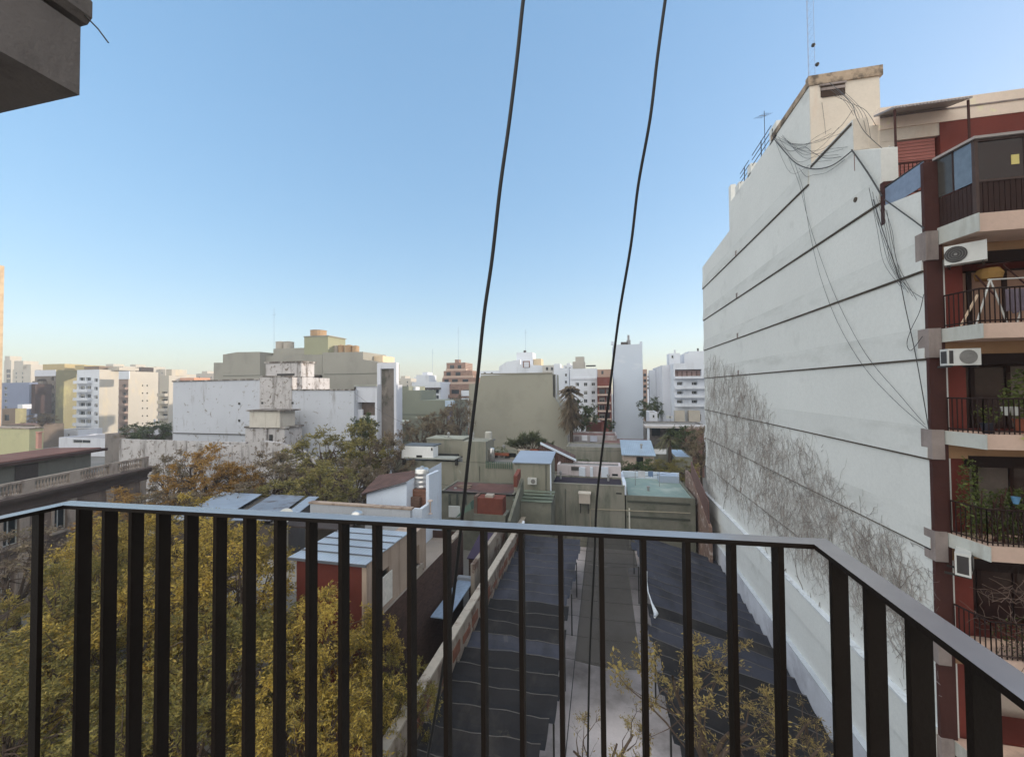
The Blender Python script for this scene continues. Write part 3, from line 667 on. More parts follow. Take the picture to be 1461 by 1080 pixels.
# ---- loose cables strung over the top of the side wall
wcab=Mflat('facade_cable',(.05,.048,.05),.6)
def wcable(px,X,label,r=.014,sag=None):
    pts=[]
    for a in px: 
        xx=a[2] if len(a)>2 else X; pts.append(Vector(atX(a[0],a[1],xx-(.05 if len(a)<3 else 0))))
    out=smooth(pts,5)
    return tag(MB().tube(out,r,5).build('loose_cable',wcab,origin=out[0]),label,'cable','loose cables on the side wall of the tall building')
wcable([(1102,184),(1103,196),(1118,215),(1134,232),(1152,240),(1170,241),(1190,235),(1215,216)],9.34,'thick sagging cable loop from the terrace parapet to the red panel',0.0231)
wcable([(1103,190),(1112,206),(1128,216),(1147,210),(1160,218),(1178,226),(1200,224)],9.33,'thinner wavy cable hanging just above the thick sagging loop',0.0106)
wcable([(1215,214),(1232,238),(1245,258),(1258,280)],9.33,'thick cable running down from the red panel to the dark recess',0.0264)
wcable([(1262,285),(1283,300),(1305,316),(1318,326)],9.34,'cable sloping from the dark recess to the maroon pilaster',0.0198)
wcable([(1134,234),(1145,268),(1150,300),(1158,345),(1172,400),(1195,460),(1230,520),(1275,570),(1322,611)],9.35,'long thin cable falling from the loop to the pilaster, lower of the two',0.0073)
wcable([(1125,225),(1140,262),(1152,310),(1168,360),(1195,430),(1235,505),(1285,565),(1320,606)],9.35,'long thin cable falling from the loop to the pilaster, upper of the two',0.0073)
wcable([(1240,270),(1250,310),(1262,345),(1275,380),(1284,400)],9.35,'thin cable hanging left of the corner below the dark recess',0.0073)
wcable([(1246,285),(1258,325),(1272,365),(1284,402),(1292,440),(1305,500),(1316,560),(1325,612)],9.33,'dark cable bundle running down beside the corner to the third balcony',0.0132)
wcable([(1265,300),(1272,340),(1280,375),(1286,405)],9.35,'straight thin cable dropping beside the bundle',0.0079)
wcable([(1286,400),(1300,415),(1316,425)],9.34,'short cable curling right from the bundle to the pilaster',0.0079)
wcable([(1318,420),(1312,445),(1300,470),(1294,490),(1300,500),(1316,480)],9.34,'blue-grey cable looping beside the second balcony',0.0092)
wcable([(1183,118,9.95),(1200,132,9.9),(1216,150,9.7),(1222,168,9.45),(1235,190,9.5),(1262,215,9.8)],9.5,'cable running from the penthouse vent down across the beige wall',0.0106)
wcable([(1188,136,9.95),(1215,148,10.1),(1235,158,10.1),(1250,180,10.0)],9.9,'cable bowing right below the penthouse vent',0.0086)
wcable([(1130,205),(1150,206),(1175,200),(1200,180),(1216,158)],9.34,'thin cable swinging up to the top corner of the terrace wall',0.0086)
wcable([(1140,240),(1150,252),(1160,250),(1180,246),(1205,228)],9.34,'thin slack cable just below the thick loop',0.0079)
wcable([(1172,142,9.9),(1176,172,9.8),(1178,192,9.6)],9.8,'thin cable hanging straight below the vent on the beige wall',0.0073)
wcable([(1112,197),(1137,207),(1174,199),(1205,189)],9.300,'one of the hair-thin slack cables tangled around the thick sagging loop',.0065)
wcable([(1119,198),(1149,217),(1175,219),(1203,213)],9.310,'one of the hair-thin slack cables tangled around the thick sagging loop',.0065)
wcable([(1106,201),(1128,247),(1160,233),(1187,229)],9.320,'one of the hair-thin slack cables tangled around the thick sagging loop',.0065)
wcable([(1111,200),(1141,213),(1161,198),(1186,184)],9.330,'one of the hair-thin slack cables tangled around the thick sagging loop',.0065)
wcable([(1123,201),(1140,214),(1166,215),(1188,205)],9.340,'one of the hair-thin slack cables tangled around the thick sagging loop',.0065)
wcable([(1106,198),(1137,208),(1160,203),(1187,190)],9.350,'one of the hair-thin slack cables tangled around the thick sagging loop',.0065)
wcable([(1115,195),(1145,220),(1169,212),(1197,182)],9.360,'one of the hair-thin slack cables tangled around the thick sagging loop',.0065)
wcable([(1116,193),(1145,224),(1169,223),(1196,221)],9.370,'one of the hair-thin slack cables tangled around the thick sagging loop',.0065)
wcable([(1110,195),(1138,231),(1176,215),(1209,210)],9.380,'one of the hair-thin slack cables tangled around the thick sagging loop',.0065)
wcable([(1240,268),(1252,330),(1261,375),(1284,408)],9.310,'one of the hair-thin cables dropping beside the corner bundle',.006)
wcable([(1245,274),(1256,330),(1268,375),(1290,413)],9.320,'one of the hair-thin cables dropping beside the corner bundle',.006)
wcable([(1250,280),(1264,330),(1270,375),(1296,418)],9.330,'one of the hair-thin cables dropping beside the corner bundle',.006)
wcable([(1255,286),(1267,330),(1276,375),(1302,423)],9.340,'one of the hair-thin cables dropping beside the corner bundle',.006)
wcable([(1260,292),(1273,330),(1280,375),(1308,428)],9.350,'one of the hair-thin cables dropping beside the corner bundle',.006)
wcable([(1185,128),(1205,145),(1218,165)],9.800,'one of the hair-thin cables fanning from the top corner to the penthouse',.0065)
wcable([(1189,128),(1212,149),(1224,173)],9.800,'one of the hair-thin cables fanning from the top corner to the penthouse',.0065)
wcable([(1193,128),(1219,153),(1230,181)],9.800,'one of the hair-thin cables fanning from the top corner to the penthouse',.0065)
wcable([(1197,128),(1226,157),(1236,189)],9.800,'one of the hair-thin cables fanning from the top corner to the penthouse',.0065)
wcable([(1201,128),(1233,161),(1242,197)],9.800,'one of the hair-thin cables fanning from the top corner to the penthouse',.0065)
# ---- leafless creeper on the side wall
def inpoly(x,y,P):
    c=False; j=len(P)-1
    for i in range(len(P)):
        if (P[i][1]>y)!=(P[j][1]>y) and x<(P[j][0]-P[i][0])*(y-P[i][1])/(P[j][1]-P[i][1])+P[i][0]: c=not c
        j=i
    return c
CP=[atX(a,b,WX)[1:] for a,b in [(1004,512),(1020,500),(1040,512),(1064,520),(1080,545),(1100,560),(1110,600),(1135,607),(1165,622),(1185,650),(1204,670),(1222,700),(1245,715),(1275,745),(1335,788),(1337,1010),(1192,868),(1006,690)]]
cs=M('creeper_stem',C(128,119,113,1.0),.25,3,.9); ct=M('creeper_twig',C(160,152,147,1.0),.2,3,.9)
cr_=thing('wall_creeper','leafless grey creeper spreading its stems over the lower white side wall','climbing plant',(WX-.05,30,5.5))
rc=random.Random(11); mb=MB(); nseg=0
ys=[p[0] for p in CP]; zs_=[p[1] for p in CP]
CZS=(24.75,21.72,18.87,16.24,13.29,10.64,8.0)
def woff(z):
    for c in CZS:
        if c-.03<=z<=c+.95: return .075*(1-max(0,z-c-.03)/.92)
    return 0.0
def twig(y,z,ang,L,r,depth):
    global nseg
    pts=[(WX-.025-woff(z)-rc.random()*.015,y,z)]; st=.22 if depth<2 else .14; n=int(L/st)
    for i in range(n):
        ang+=rc.gauss(0,.33 if depth<2 else .5); ang+=(math.pi/2-ang)*.04
        y+=math.cos(ang)*st; z+=math.sin(ang)*st
        if z<5.5 or not inpoly(y+rc.gauss(0,.7),z+rc.gauss(0,.6),CP): break
        pts.append((WX-.022-woff(z)-rc.random()*.02,y,z)); nseg+=1
        if depth<3 and rc.random()<(.34,.4,.3)[depth]:
            twig(y,z,ang+rc.choice((-1,1))*rc.uniform(.3,1.2),L*rc.uniform(.3,.65),r*.6,depth+1)
    if len(pts)>1: mb.tube(pts,[r*(1-.55*i/len(pts)) for i in range(len(pts))],3,0 if depth<2 else 1,cap=False)
for k in range(34):
    y=rc.uniform(15.2,41); twig(y,5.55,math.pi/2+rc.gauss(0,.35),rc.uniform(4,9),rc.uniform(.012,.024),0)
tries=0
while nseg<60000 and tries<16000:
    tries+=1; y=min(ys)+(max(ys)-min(ys))*rc.random()**1.7; z=rc.uniform(5.5,max(zs_))
    if inpoly(y+rc.gauss(0,.5),z+abs(rc.gauss(0,1.3)),CP): twig(y,z,rc.uniform(0,math.pi) if rc.random()<.6 else rc.uniform(0,6.28),rc.uniform(.8,2.4),rc.uniform(.004,.009),2 if rc.random()<.75 else 1)
mb.build('stem',[cs,ct],cr_)
# ================================================================ parking lot with shade-cloth canopies
clothm=M('shade_cloth_black',C(42,41,44,.9),.25,.8,.85,stain=C(70,66,64,.9),samt=(.52,.72),sscale=(.7,.25,.7),stain2=C(84,78,70,.8),s2amt=(.62,.7),s2scale=.9)
clothb=M('shade_cloth_blue_grey',C(64,66,78,.95),.18,.5,.7,stain=C(46,46,52,.9),samt=(.48,.66),sscale=(.6,.3,.6),stain2=C(92,92,96,.9),s2amt=(.6,.7),s2scale=.8)
seamm=M('cloth_seam',C(100,97,96,.9),.2,2); postm=M('canopy_post',C(70,68,66,.8))
def canopy(label,x0,x1,z0,z1,y0,y1,edge,ysplit,tear,loc):
    t=thing('shade_canopy',label,'canopy',loc); step=1.17; n=int((y1-y0)/step); nx=14; rr=random.Random(int(x0*10)); mb=MB(); seams=[]
    for i in range(n):
        ya=y0+i*step; yb=ya+step
        blue=(ya>ysplit) or i in tear
        xa=x0+edge(ya)+(rr.uniform(-.25,.35) if x0>0 else 0); xb=x1+(rr.uniform(-.3,.18) if x0<0 else 0)
        tilt=rr.uniform(-.06,.06); m=5
        P=[[None]*(nx+1) for _ in range(m+1)]
        for a in range(m+1):
            v=a/m
            for b in range(nx+1):
                u=b/nx; x=(x0+(edge(ya)*(1-v)+edge(yb)*v)+(x1-x0-(edge(ya)*(1-v)+edge(yb)*v))*u) if x0<0 and False else xa+(xb-xa)*u
                z=z0+(z1-z0)*u - .19*math.sin(math.pi*v)*(.6+.6*math.sin(math.pi*u)) - .16*(1-v) + .035*math.sin(6*u+i*1.7)+.02*math.sin(17*u+i)+tilt*(u-.5)
                P[a][b]=(x,ya+(yb-ya)*v+.03*math.sin(5*u+i),z)
        for a in range(m):
            for b in range(nx): mb.quad(P[a][b],P[a][b+1],P[a+1][b+1],P[a+1][b],1 if blue else 0)
        seams.append(([(p[0],p[1]+.01,p[2]+.02) for p in P[m]],.018))
    cl=mb.build('cloth',[clothm,clothb],t,smooth=False)
    for pts,r in seams:
        pts=[(p[0],p[1]+.02*rr.gauss(0,1),p[2]) for p in pts]; MB().tube(pts,r,4).build('seam_wire',seamm,t)
    for y in np.arange(y0+.6,y1,4.7): 
        mb=MB(); px=(x1 if abs(x1)<abs(x0) else x0); zz=z1 if px==x1 else z0
        mb.tube([(px-.1*(1 if px>0 else -1)*0,y,.0),(px,y,zz-.2)],.04,8); mb.build('post',postm,t)
    return t
# right edge of the left canopy swings in at the far end
canopy('long dark shade-cloth canopy along the left side of the parking lot',-6.85,-2.1,2.75,2.75,11.0,34.5,lambda y:0,23.4,(7,),(-4.5,22,0))
canopy('long dark shade-cloth canopy along the foot of the tall white wall',2.3,9.03,2.85,1.05,11.0,37.0,lambda y:.15*math.sin(y*.5),25.0,(9,10),(6,22,0))
# the mesh net over the driveway
nm,nt_,b_=_nt('driveway_netting'); g_=_n(nt_,'ShaderNodeNewGeometry'); 
wv=[]
for ax in 'XY':
    w_=_n(nt_,'ShaderNodeTexWave',wave_type='BANDS',bands_direction='DIAGONAL' if ax=='X' else 'Y'); w_.inputs['Scale'].default_value=5.2
    nt_.links.new(g_.outputs['Position'],w_.inputs['Vector']); wv.append(w_)
mm=_n(nt_,'ShaderNodeMath',operation='MAXIMUM'); nt_.links.new(wv[0].outputs['Fac'],mm.inputs[0]); nt_.links.new(wv[1].outputs['Fac'],mm.inputs[1])
n9=_noise(nt_,(.35,.35,.35),4)
b_.inputs['Base Color'].default_value=(*C(66,60,54,.8),1); b_.inputs['Roughness'].default_value=.9
tp=_n(nt_,'ShaderNodeBsdfTransparent'); mx=_n(nt_,'ShaderNodeMixShader')
nt_.links.new(_range(nt_,mm.outputs[0],.35,.7,.62,.97),mx.inputs[0]); nt_.links.new(tp.outputs[0],mx.inputs[1]); nt_.links.new(b_.outputs[0],mx.inputs[2])
nt_.links.new(mx.outputs[0],nt_.nodes['Material Output'].inputs['Surface'])
net=thing('driveway_net','brown mesh net stretched flat over the driveway between the two canopies','net',(-.2,27,0))
mb=MB(); ny=24
for i in range(ny):
    ya=19.5+i*(38-19.5)/ny; yb=19.5+(i+1)*(38-19.5)/ny
    for j in range(6):
        xs=lambda k,y:-1.45+(k/6)*(3.0 if y<30 else 3.7)
        zf=lambda k,y:2.62-.12*math.sin(math.pi*k/6)-.05*abs(math.sin(y*.85))
        mb.quad((xs(j,ya+.01),ya,zf(j,ya)),(xs(j+1,ya+.01),ya,zf(j+1,ya)),(xs(j+1,ya+.01),yb,zf(j+1,yb)),(xs(j,ya+.01),yb,zf(j,yb)))
mb.build('mesh_sheet',nm,net)
for y in np.arange(19.5,38.1,1.85): MB().tube([(-2.1,y,2.66),(-.2,y,2.6),(2.8,y,2.68)],.012,4).build('support_wire',postm,net)
MB().tube([(-1.45,10,2.5),(-1.47,19.5,2.63),(-1.45,38,2.66)],.02,5).build('edge_wire',DARKIRON,net)
# pale plastic tie hanging at the canopy edge
t=thing('plastic_wrap','crumpled white plastic sheet hanging on the left edge of the right canopy','plastic sheet',(2.75,24.5,2.2))
p=[atZ(a,b,2.9) for a,b in [(923,815),(922,830),(925,845),(930,860),(936,875),(934,880)]]
mb=MB(); mb.tube(p,[.03,.08,.03,.05,.13,.06],8); mb.build('sheet',Mflat('white_plastic',C(205,208,212),.4),t,smooth=True)
# ---------------------------------------------------------------- left boundary of the lot
lotw=M('lot_wall_peeling',C(150,140,130,1.1),.15,.9,.95,stain=C(84,64,54),samt=(.5,.62),sscale=(.8,.8,.35),stain2=C(98,70,60),s2amt=(.56,.6),s2scale=1.1,bump=.5)
bw=thing('boundary_wall','long weathered boundary wall with peeling render left of the parking lot','wall',(-7.05,22,0))
MB().box(-7.2,-6.9,9,36.0,0,3.9).build('wall',lotw,bw); MB().box(-7.25,-6.85,9,36.0,3.9,4.0).build('coping',M('coping_pale',C(175,166,155,1.1),.2,1.5,stain=C(110,95,85),sscale=(1.5,1.5,1.5)),bw)
mb=MB(); 
for i in range(16):
    y=13.5+i*1.4; mb.box(-6.9,-6.86,y,y+rg.uniform(.5,1.2),2.9,2.9+rg.uniform(.25,.6))
mb.build('brick_patch',M('patch_brick',C(120,82,68),.25,3),bw)
bw2=thing('party_wall','weathered concrete stub wall behind the boundary wall near the water tank house','wall',(-7.9,27,0))
MB().box(-8.15,-7.9,24.0,33,0,4.6).build('wall',lotw,bw2)
# dark brick house wall, red shed
brk=Mbrick('old_brick',C(88,66,60,1.0),C(70,52,48,1.0),C(96,82,74,1.0),'X',1,.27,.085,stain=C(60,48,44))
rs=thing('red_shed','red walled rooftop room with a pale corrugated metal roof above the yellow trees','house',(-11.5,16.7,0))
redw=M('shed_red_wall',C(100,48,40,.95),.16,.8,.85,stain=C(80,30,26),samt=(.55,.75),sscale=(1,1,.3))
sidew=M('shed_side_render',C(168,150,136,1.05),.1,.8,.9,stain=C(100,82,74),samt=(.48,.66),sscale=(1.6,1.6,.12))
mb=MB(); x0,x1,y0,y1=-12.9,-9.55,14.95,18.5
mb.quad((x0,y0,0),(x1,y0,0),(x1,y0,8.3),(x0,y0,8.3),0); facade(mb,'E',x1,y0,y1,5.9,8.3,[(16.05,16.75,6.5,7.5)],.15,1); mb.quad((x1,y0,0),(x1,y1,0),(x1,y1,5.9),(x1,y0,5.9),1)
mb.quad((x0,y1,0),(x1,y1,0),(x1,y1,8.3),(x0,y1,8.3),1); mb.quad((x0,y0,0),(x0,y1,0),(x0,y1,8.3),(x0,y0,8.3),1); mb.build('wall',[redw,sidew],rs)
mb=MB(); mb.box(-9.75,-9.53,14.92,14.948,0,8.3); mb.build('corner_strip',sidew,rs)
shtm=Msheet('shed_roof_sheet',C(172,180,190,1.05),'X',.16,rust=C(150,150,150),samt=(.6,.8))
mb=MB()
for k in range(5):
    ya=y0-.18+k*.76; mb.box(x0-.25,x1+.08,ya,ya+.74,8.34+.012*(k%2),8.38+.012*(k%2))
mb.build('roof',shtm,rs)
mb=MB()
for k in range(1,5): mb.box(x0-.25,x1+.08,y0-.18+k*.76-.03,y0-.18+k*.76+.03,8.40,8.425)
mb.box(x0-.28,x1+.1,y0-.22,y0-.185,8.27,8.37); mb.build('roof_batten',M('batten_grey',C(84,86,92)),rs)
t=MB(); t.obox((x1+.12,16.35,6.7),(0,1,0),(1,0,0),(0,0,1),.42,.02,.62); cl=t.build('window_sheet',Mflat('tarp_white',C(200,196,190),.5),rs)
hb=thing('brick_house','long dark brick side wall of the old house beside the parking lot','house',(-11.6,23,0))
mb=MB(); facade(mb,'E',-9.42,15.0,26.2,0,5.75,[],.2,0); mb.box(-13.2,-9.62,18.6,26.2,0,5.2,1); mb.quad((-9.62,15,5.75),(-9.42,15,5.75),(-9.42,26.2,5.75),(-9.62,26.2,5.75),1); mb.quad((-9.42,26.2,0),(-13,26.2,0),(-13,26.2,5.7),(-9.42,26.2,5.7),0); mb.build('wall',[brk,M('house_grey_render',C(140,130,122))],hb)
mb=MB(); mb.box(-9.75,-9.40,24.3,26.2,5.76,5.9); mb.box(-9.75,-9.40,18.9,20,5.76,6.3); mb.build('coping',lotw,hb)
rd=thing('rooftop_room','small beige rooftop room with two openings behind the red shed','house',(-10.3,20.3,5.2))
mb=MB(); facade(mb,'E',-9.55,18.95,20.6,5.2,8.0,[(19.3,19.8,6.3,7.3)],.2); mb.quad((-10.6,18.95,5.2),(-9.55,18.95,5.2),(-9.55,18.95,8),(-10.6,18.95,8)); mb.quad((-10.6,20.6,5.2),(-9.55,20.6,5.2),(-9.55,20.6,8),(-10.6,20.6,8)); mb.quad((-10.6,18.95,5.2),(-10.6,20.6,5.2),(-10.6,20.6,8),(-10.6,18.95,8)); mb.build('wall',sidew,rd)
MB().box(-10.7,-9.5,18.9,20.65,8.0,8.1).build('roof',sidew,rd)
# patio objects: purple awning, blue roof sheet, small roof
pt=thing('patio_roof','pale blue roof sheet in the narrow patio between brick wall and boundary wall','roof',(-8.4,23,3.2))
a=[atZ(*q,3.3) for q in ((664,778),(683,778),(684,800),(664,836))]
MB().prism([(-9.2,20.4),(-8.2,20.4),(-8.2,24.6),(-9.2,24.6)],'Z',3.2,3.26).build('sheet',Mflat('patio_blue_sheet',C(150,168,192,1.0),.4,.1),pt)
MB().box(-9.3,-8.15,24.7,25.0,3.1,3.4).build('beam',M('patio_beam',C(160,165,175)),pt)
pw=thing('patio_room','small patio room with purple sheet roof behind the boundary wall','house',(-8.6,28.5,0))
MB().box(-9.3,-8.2,27.0,30.0,0,3.6).build('wall',brk,pw); MB().prism([(26.9,3.62),(30.1,4.3),(30.1,4.36),(26.9,3.68)],'X',-9.4,-8.16).build('roof',M('purple_sheet',C(74,64,84,.9)),pw)
# ---------------------------------------------------------------- white house with tiled roof and water tank
whm=M('white_house_wall',C(200,208,220,1.15),.05,.5,.85,stain=C(170,172,178),samt=(.6,.8),sscale=(1,1,.3))
tile=Mtile('roof_tile_brown',C(112,80,70,1.0),C(72,50,44,1.0))
def X_(px,py,Y): return atY(px,py,Y)[0]
def Z_(px,py,Y): return atY(px,py,Y)[2]
Yh=25.0
wh=thing('white_house','white gabled house with a brown tiled roof and red terrace beside the water tank','house',(-14,27,0))
xa=X_(523,700,Yh); xb=X_(580,680,Yh); xc=X_(628,700,27.2)
za=Z_(523,704,Yh); zb=Z_(580,687,Yh)
mb=MB(); mb.poly([(xa,Yh,0),(xb,Yh,0),(xb,Yh,zb),(xa,Yh,za)]); mb.quad((xb,Yh,0),(xb,Yh+6,0),(xb,Yh+6,zb+.2),(xb,Yh,zb)); mb.quad((xa,Yh,0),(xa,Yh+6,0),(xa,Yh+6,za),(xa,Yh,za)); mb.build('wall',whm,wh)
# roof plane rises to the right and back
zp=Z_(600,670,29.5)
mb=MB(); mb.poly([(xa-.35,Yh-.2,za-.02),(xb+.05,Yh-.2,zb+.03),(X_(612,676,29.5),29.5,zp+.1),(X_(560,690,29.5)-1.2,29.5,za+.25)]); mb.poly([(xa-.35,Yh-.2,za-.12),(xb+.05,Yh-.2,zb-.07),(X_(612,676,29.5),29.5,zp),(X_(560,690,29.5)-1.2,29.5,za+.15)]); mb.build('roof',tile,wh)
Yg=27.4; XE=X_(627,700,Yg)
yz=lambda px,py:(atX(px,py,XE)[1],atX(px,py,XE)[2])
e0=yz(602,726);e1_=yz(612,719);e2_=yz(612,677.5);e3=yz(626.7,671)
MB().prism([(e0[0],0),(e3[0],0),e3,e2_,e1_,e0],'X',XE-.22,XE).build('gable_wall',whm,wh)
# terrace in front of the gable
z1=Z_(600,724,Yg-1.5)
mb=MB(); mb.box(xb+.005,XE-.23,e0[0]+.15,e3[0],0,z1-.35); mb.build('terrace_block',whm,wh)
MB().box(xb+.02,XE-.24,e0[0]+.16,e3[0]-.1,z1-.34,z1-.28).build('terrace_floor',M('terrace_red_tile',C(130,76,66)),wh)
MB().box(xb+.02,XE-.225,e0[0]-.0,e0[0]+.15,0,e0[1]).build('terrace_parapet',whm,wh)
xt=X_(600,680,26.2)
tb=thing('brick_chimney_stand','brown brick stand under the silver water tank','brick stand',(xt,26.2,z1-.3)); 
MB().box(xt-.75,xt+.75,25.9,27.0,z1-.27,Z_(600,697,26.2)).build('brickwork',Mbrick('stand_brick',C(140,98,80,1.0),C(112,76,62,1.0),C(120,100,88),'Y',1,.25,.08),tb)
MB().box(xt-.8,xt+.2,25.6,25.89,z1-.27,z1+.75).build('step_block',Mbrick('stand_brick2',C(120,96,84,1.0),C(100,78,68,1.0),C(120,100,88),'Y',1,.25,.08),tb)
stl=Mflat('stainless_steel',(.62,.6,.58),.28,.85)
zt=Z_(600,697,26.2)+.003; hh=Z_(600,668,26.2)-zt
tk=thing('water_tank','ribbed stainless steel water tank on the brick stand of the white house','water tank',(xt,26.45,zt))
pr=[(.48,0)]
for k in range(4): pr+=[(.48,.04+hh*.22*k),(.51,.08+hh*.22*k),(.51,.17+hh*.22*k),(.48,.21+hh*.22*k)]
pr+=[(.48,hh*.93),(.4,hh*.98),(.14,hh*1.0)]
tb_=MB().lathe((xt,26.45,zt),pr,28).build('tank',stl,tk,smooth=True); MB().lathe((xt,26.45,zt+hh),[(.16,0),(.16,.06),(.1,.09)],16).build('lid',stl,tb_)
t=thing('bird_table','small pale mushroom-shaped vent post on the red terrace','vent',(xt+1.0,25.6,z1-.28)); mb=MB(); mb.lathe((xt+1.0,25.6,z1-.28),[(.16,0),(.05,.08),(.05,.8),(.18,.84),(.14,.93)],14); mb.build('post',M('vent_stone',C(180,165,158)),t)
# grey metal roofs on the left
mr=Msheet('metal_roof_blue_grey',C(166,176,190,1.0),'X',.2,rust=C(110,105,110),samt=(.58,.66))
mr2=Msheet('metal_roof_dull',C(140,146,158,1.0),'X',.2,rust=C(90,80,78),samt=(.5,.6))
def roofpatch(px,z,mat,th=.05):
    P=[atZ(a,b,z) for a,b in px]; return P
sh=thing('metal_roof_shed','low shed roofed with blue-grey metal sheets and a dark gap behind the railing','shed',(-21,21,0))
zr=7.6
P=[atZ(a,b,zr) for a,b in [(240,741),(318,702),(455,709),(410,744)]]
cx=sum(p[0] for p in P)/4; cy=sum(p[1] for p in P)/4
def strip(a,b): # fraction along the front and back edge
    f=lambda A,B,t:tuple(A[i]+(B[i]-A[i])*t for i in range(3))
    return [f(P[0],P[3],a),f(P[0],P[3],b),f(P[1],P[2],b),f(P[1],P[2],a)]
for a,b,mt,dz in ((0,.42,mr,0),(.42,.53,M('roof_gap_dark',C(84,78,72)),-.25),(.53,.86,mr2,.03),(.86,.9,M('roof_gap_dark',C(84,78,72)),-.1),(.9,1,mr,.02)):
    q=[(x,y,z+dz) for x,y,z in strip(a,b)]; MB().prism([(x,y) for x,y,z in q],'Z',zr+dz-.04,zr+dz).build('roof_sheet',mt,sh)
q=strip(.02,.98); MB().prism([(x+(cx-x)*.05,y+(cy-y)*.05) for x,y,z in q],'Z',0,zr-.3).build('wall',M('shed_dark_wall',C(96,88,84),.2,.8),sh)
# yard with junk left of the red shed
yd=thing('open_shed','dark open lean-to with a pale floor slab between the metal roofs and the red shed','shed',(-16,19.5,0))
mb=MB(); mb.box(-17.2,-13.6,20.6,20.8,0,8.0); mb.box(-13.6,-13.4,16.2,20.8,0,7.8); mb.build('wall',M('leanto_wall',C(92,86,80),.2,.9),yd)
MB().box(-17.4,-13.4,18.9,20.9,8.0,8.08).build('roof',M('leanto_roof',C(60,52,50)),yd); MB().box(-18,-13.6,15.6,20.6,5.4,5.6).build('floor_slab',M('slab_grey',C(150,146,140)),yd)
for x in (-17.1,-15.4): MB().box(x,x+.12,18.95,19.05,5.6,8.0).build('post',M('post_pale',C(170,166,158)),yd)
MB().box(-13.62,-13.4,16.0,16.2,7.8,7.95).build('coping',sidew,yd)
t=thing('satellite_dish','white satellite dish on the lean-to roof edge','satellite dish',(-17.0,18.9,8.1)); p=atZ(393,742,7.9)
mb=MB(); mb.lathe((0,0,0),[(.02,0),(.2,.03),(.36,.1),(.42,.16),(.40,.165),(.2,.06),(.02,.03)],18); d=mb.build('dish',acw,None,smooth=True); d.parent=t; d.rotation_euler=(math.radians(50),0,math.radians(20)); d.location=(0,0,.45)
MB().tube([(-17,18.9,8.08),(-17,18.95,8.55)],.03,6).build('mount',DARKIRON,t)
t=thing('tarpaulin','crumpled pale tarpaulin heap in the yard left of the lean-to','tarpaulin',(-18.2,17.5,5.6))
mb=MB(); rt=random.Random(5); N=10
hgt=[[max(0,.9*(1-((i/N-.5)**2+(j/N-.5)**2)*3.6))+rt.uniform(-.12,.12) for j in range(N+1)] for i in range(N+1)]
pp=atZ(385,790,6.2)
for i in range(N):
    for j in range(N):
        f=lambda a,b:(pp[0]-.9+1.8*a/N,pp[1]-.8+1.6*b/N,5.3+hgt[a][b]); mb.quad(f(i,j),f(i+1,j),f(i+1,j+1),f(i,j+1))
mb.build('sheet',Mflat('tarp_pale',C(176,170,166),.6),t)
MB().box(pp[0]-1.6,pp[0]+1.2,pp[1]-1.2,pp[1]+1.4,4.9,5.2).build('platform',sidew,t)
wh2=thing('white_yard_wall','plain pale wall behind the corrugated roof of the red shed','wall',(-14.5,23,0))
MB().box(-18.5,-11.5,22.6,22.9,0,8.15).build('wall',M('yard_wall_white',C(178,182,190,1.1),.06,.5,stain=C(130,130,134),samt=(.58,.75),sscale=(.8,.8,.2)),wh2)
MB().box(-18.6,-11.4,22.55,22.95,8.15,8.25).build('coping',sidew,wh2)
t=thing('roof_vent','round shiny steel turbine vent beside the red shed roof','vent',(-14.4,20.0,8.08)); pv_=atZ(467,752,8.3)
MB().lathe((-13.3,19.9,8.08),[(.14,0),(.14,.25),(.3,.34),(.34,.5),(.26,.66),(.06,.74)],16).build('turbine',stl,t,smooth=True)
# ================================================================ low houses beyond the parking lot
grn=M('wall_sage_green',C(136,133,121,1.15),.07,.35,.9,stain=C(104,108,96),samt=(.5,.68),sscale=(1.1,1.1,.12),stain2=C(150,150,140,1.1),s2amt=(.62,.66),s2scale=.35)
grn2=M('wall_sage_dark',C(134,131,121,1.12),.09,.5,.9,stain=C(92,96,86),samt=(.46,.64),sscale=(1.0,1.0,.18),stain2=C(146,144,132,1.0),s2amt=(.6,.64),s2scale=.45)
mossy=M('mossy_render',C(118,117,107,1.08),.16,.8,.9,stain=C(90,92,82),samt=(.45,.65),sscale=(.6,.6,.5))
def wallbox(name,label,cat,l,r,t,Y,dep,mat,roof=None,par=.25,**kw): return bpx(name,label,cat,l,r,t,Y,dep,mat,roof,par=par,**kw)
dkroof=M('roof_membrane_purple',C(58,52,62,.9),.15,.6)
# end wall of the lot, left half: house with a dark flat roof
h=wallbox('low_house','low sage green house with a dark flat roof at the end of the parking lot','house',785,891,691,40.0,3.6,grn2,dkroof,.12,S=[(879,887,703,705.5,'dark')])
b=BOX[h.name]
for px in (788,807): 
    x=X_(px,730,39.94); MB().tube([(x,39.94,.5),(x,39.94,b[4]-.4)],.05,6).build('drain_pipe',M('pipe_grey',C(96,98,90)),h)
MB().box(b[0]-.05,b[1]+.05,39.95,40.0-.003,b[4]+.1,b[4]+.2).build('roof_edge',M('edge_pale',C(150,150,142)),h)
pnk=M('wall_pale_pink',C(196,186,188,1.1),.06,.6,.85,stain=C(160,150,150),samt=(.55,.7),sscale=(1.5,1.5,.2))
h=wallbox('white_annex','pale pink annex wall with white buttresses behind the dark flat roof','house',795,886,664,43.7,2.2,pnk,None,.15,S=[(873,882,676,680,'glass')])
for l,r in ((826,835),(842,846),(858,868)): pbox(h,'buttress',l,r,667,684,43.45,.247,whm)
pbox(h,'vent_grille',815,828,666,671,43.6,.097,M('grille_dark',C(74,72,70)))
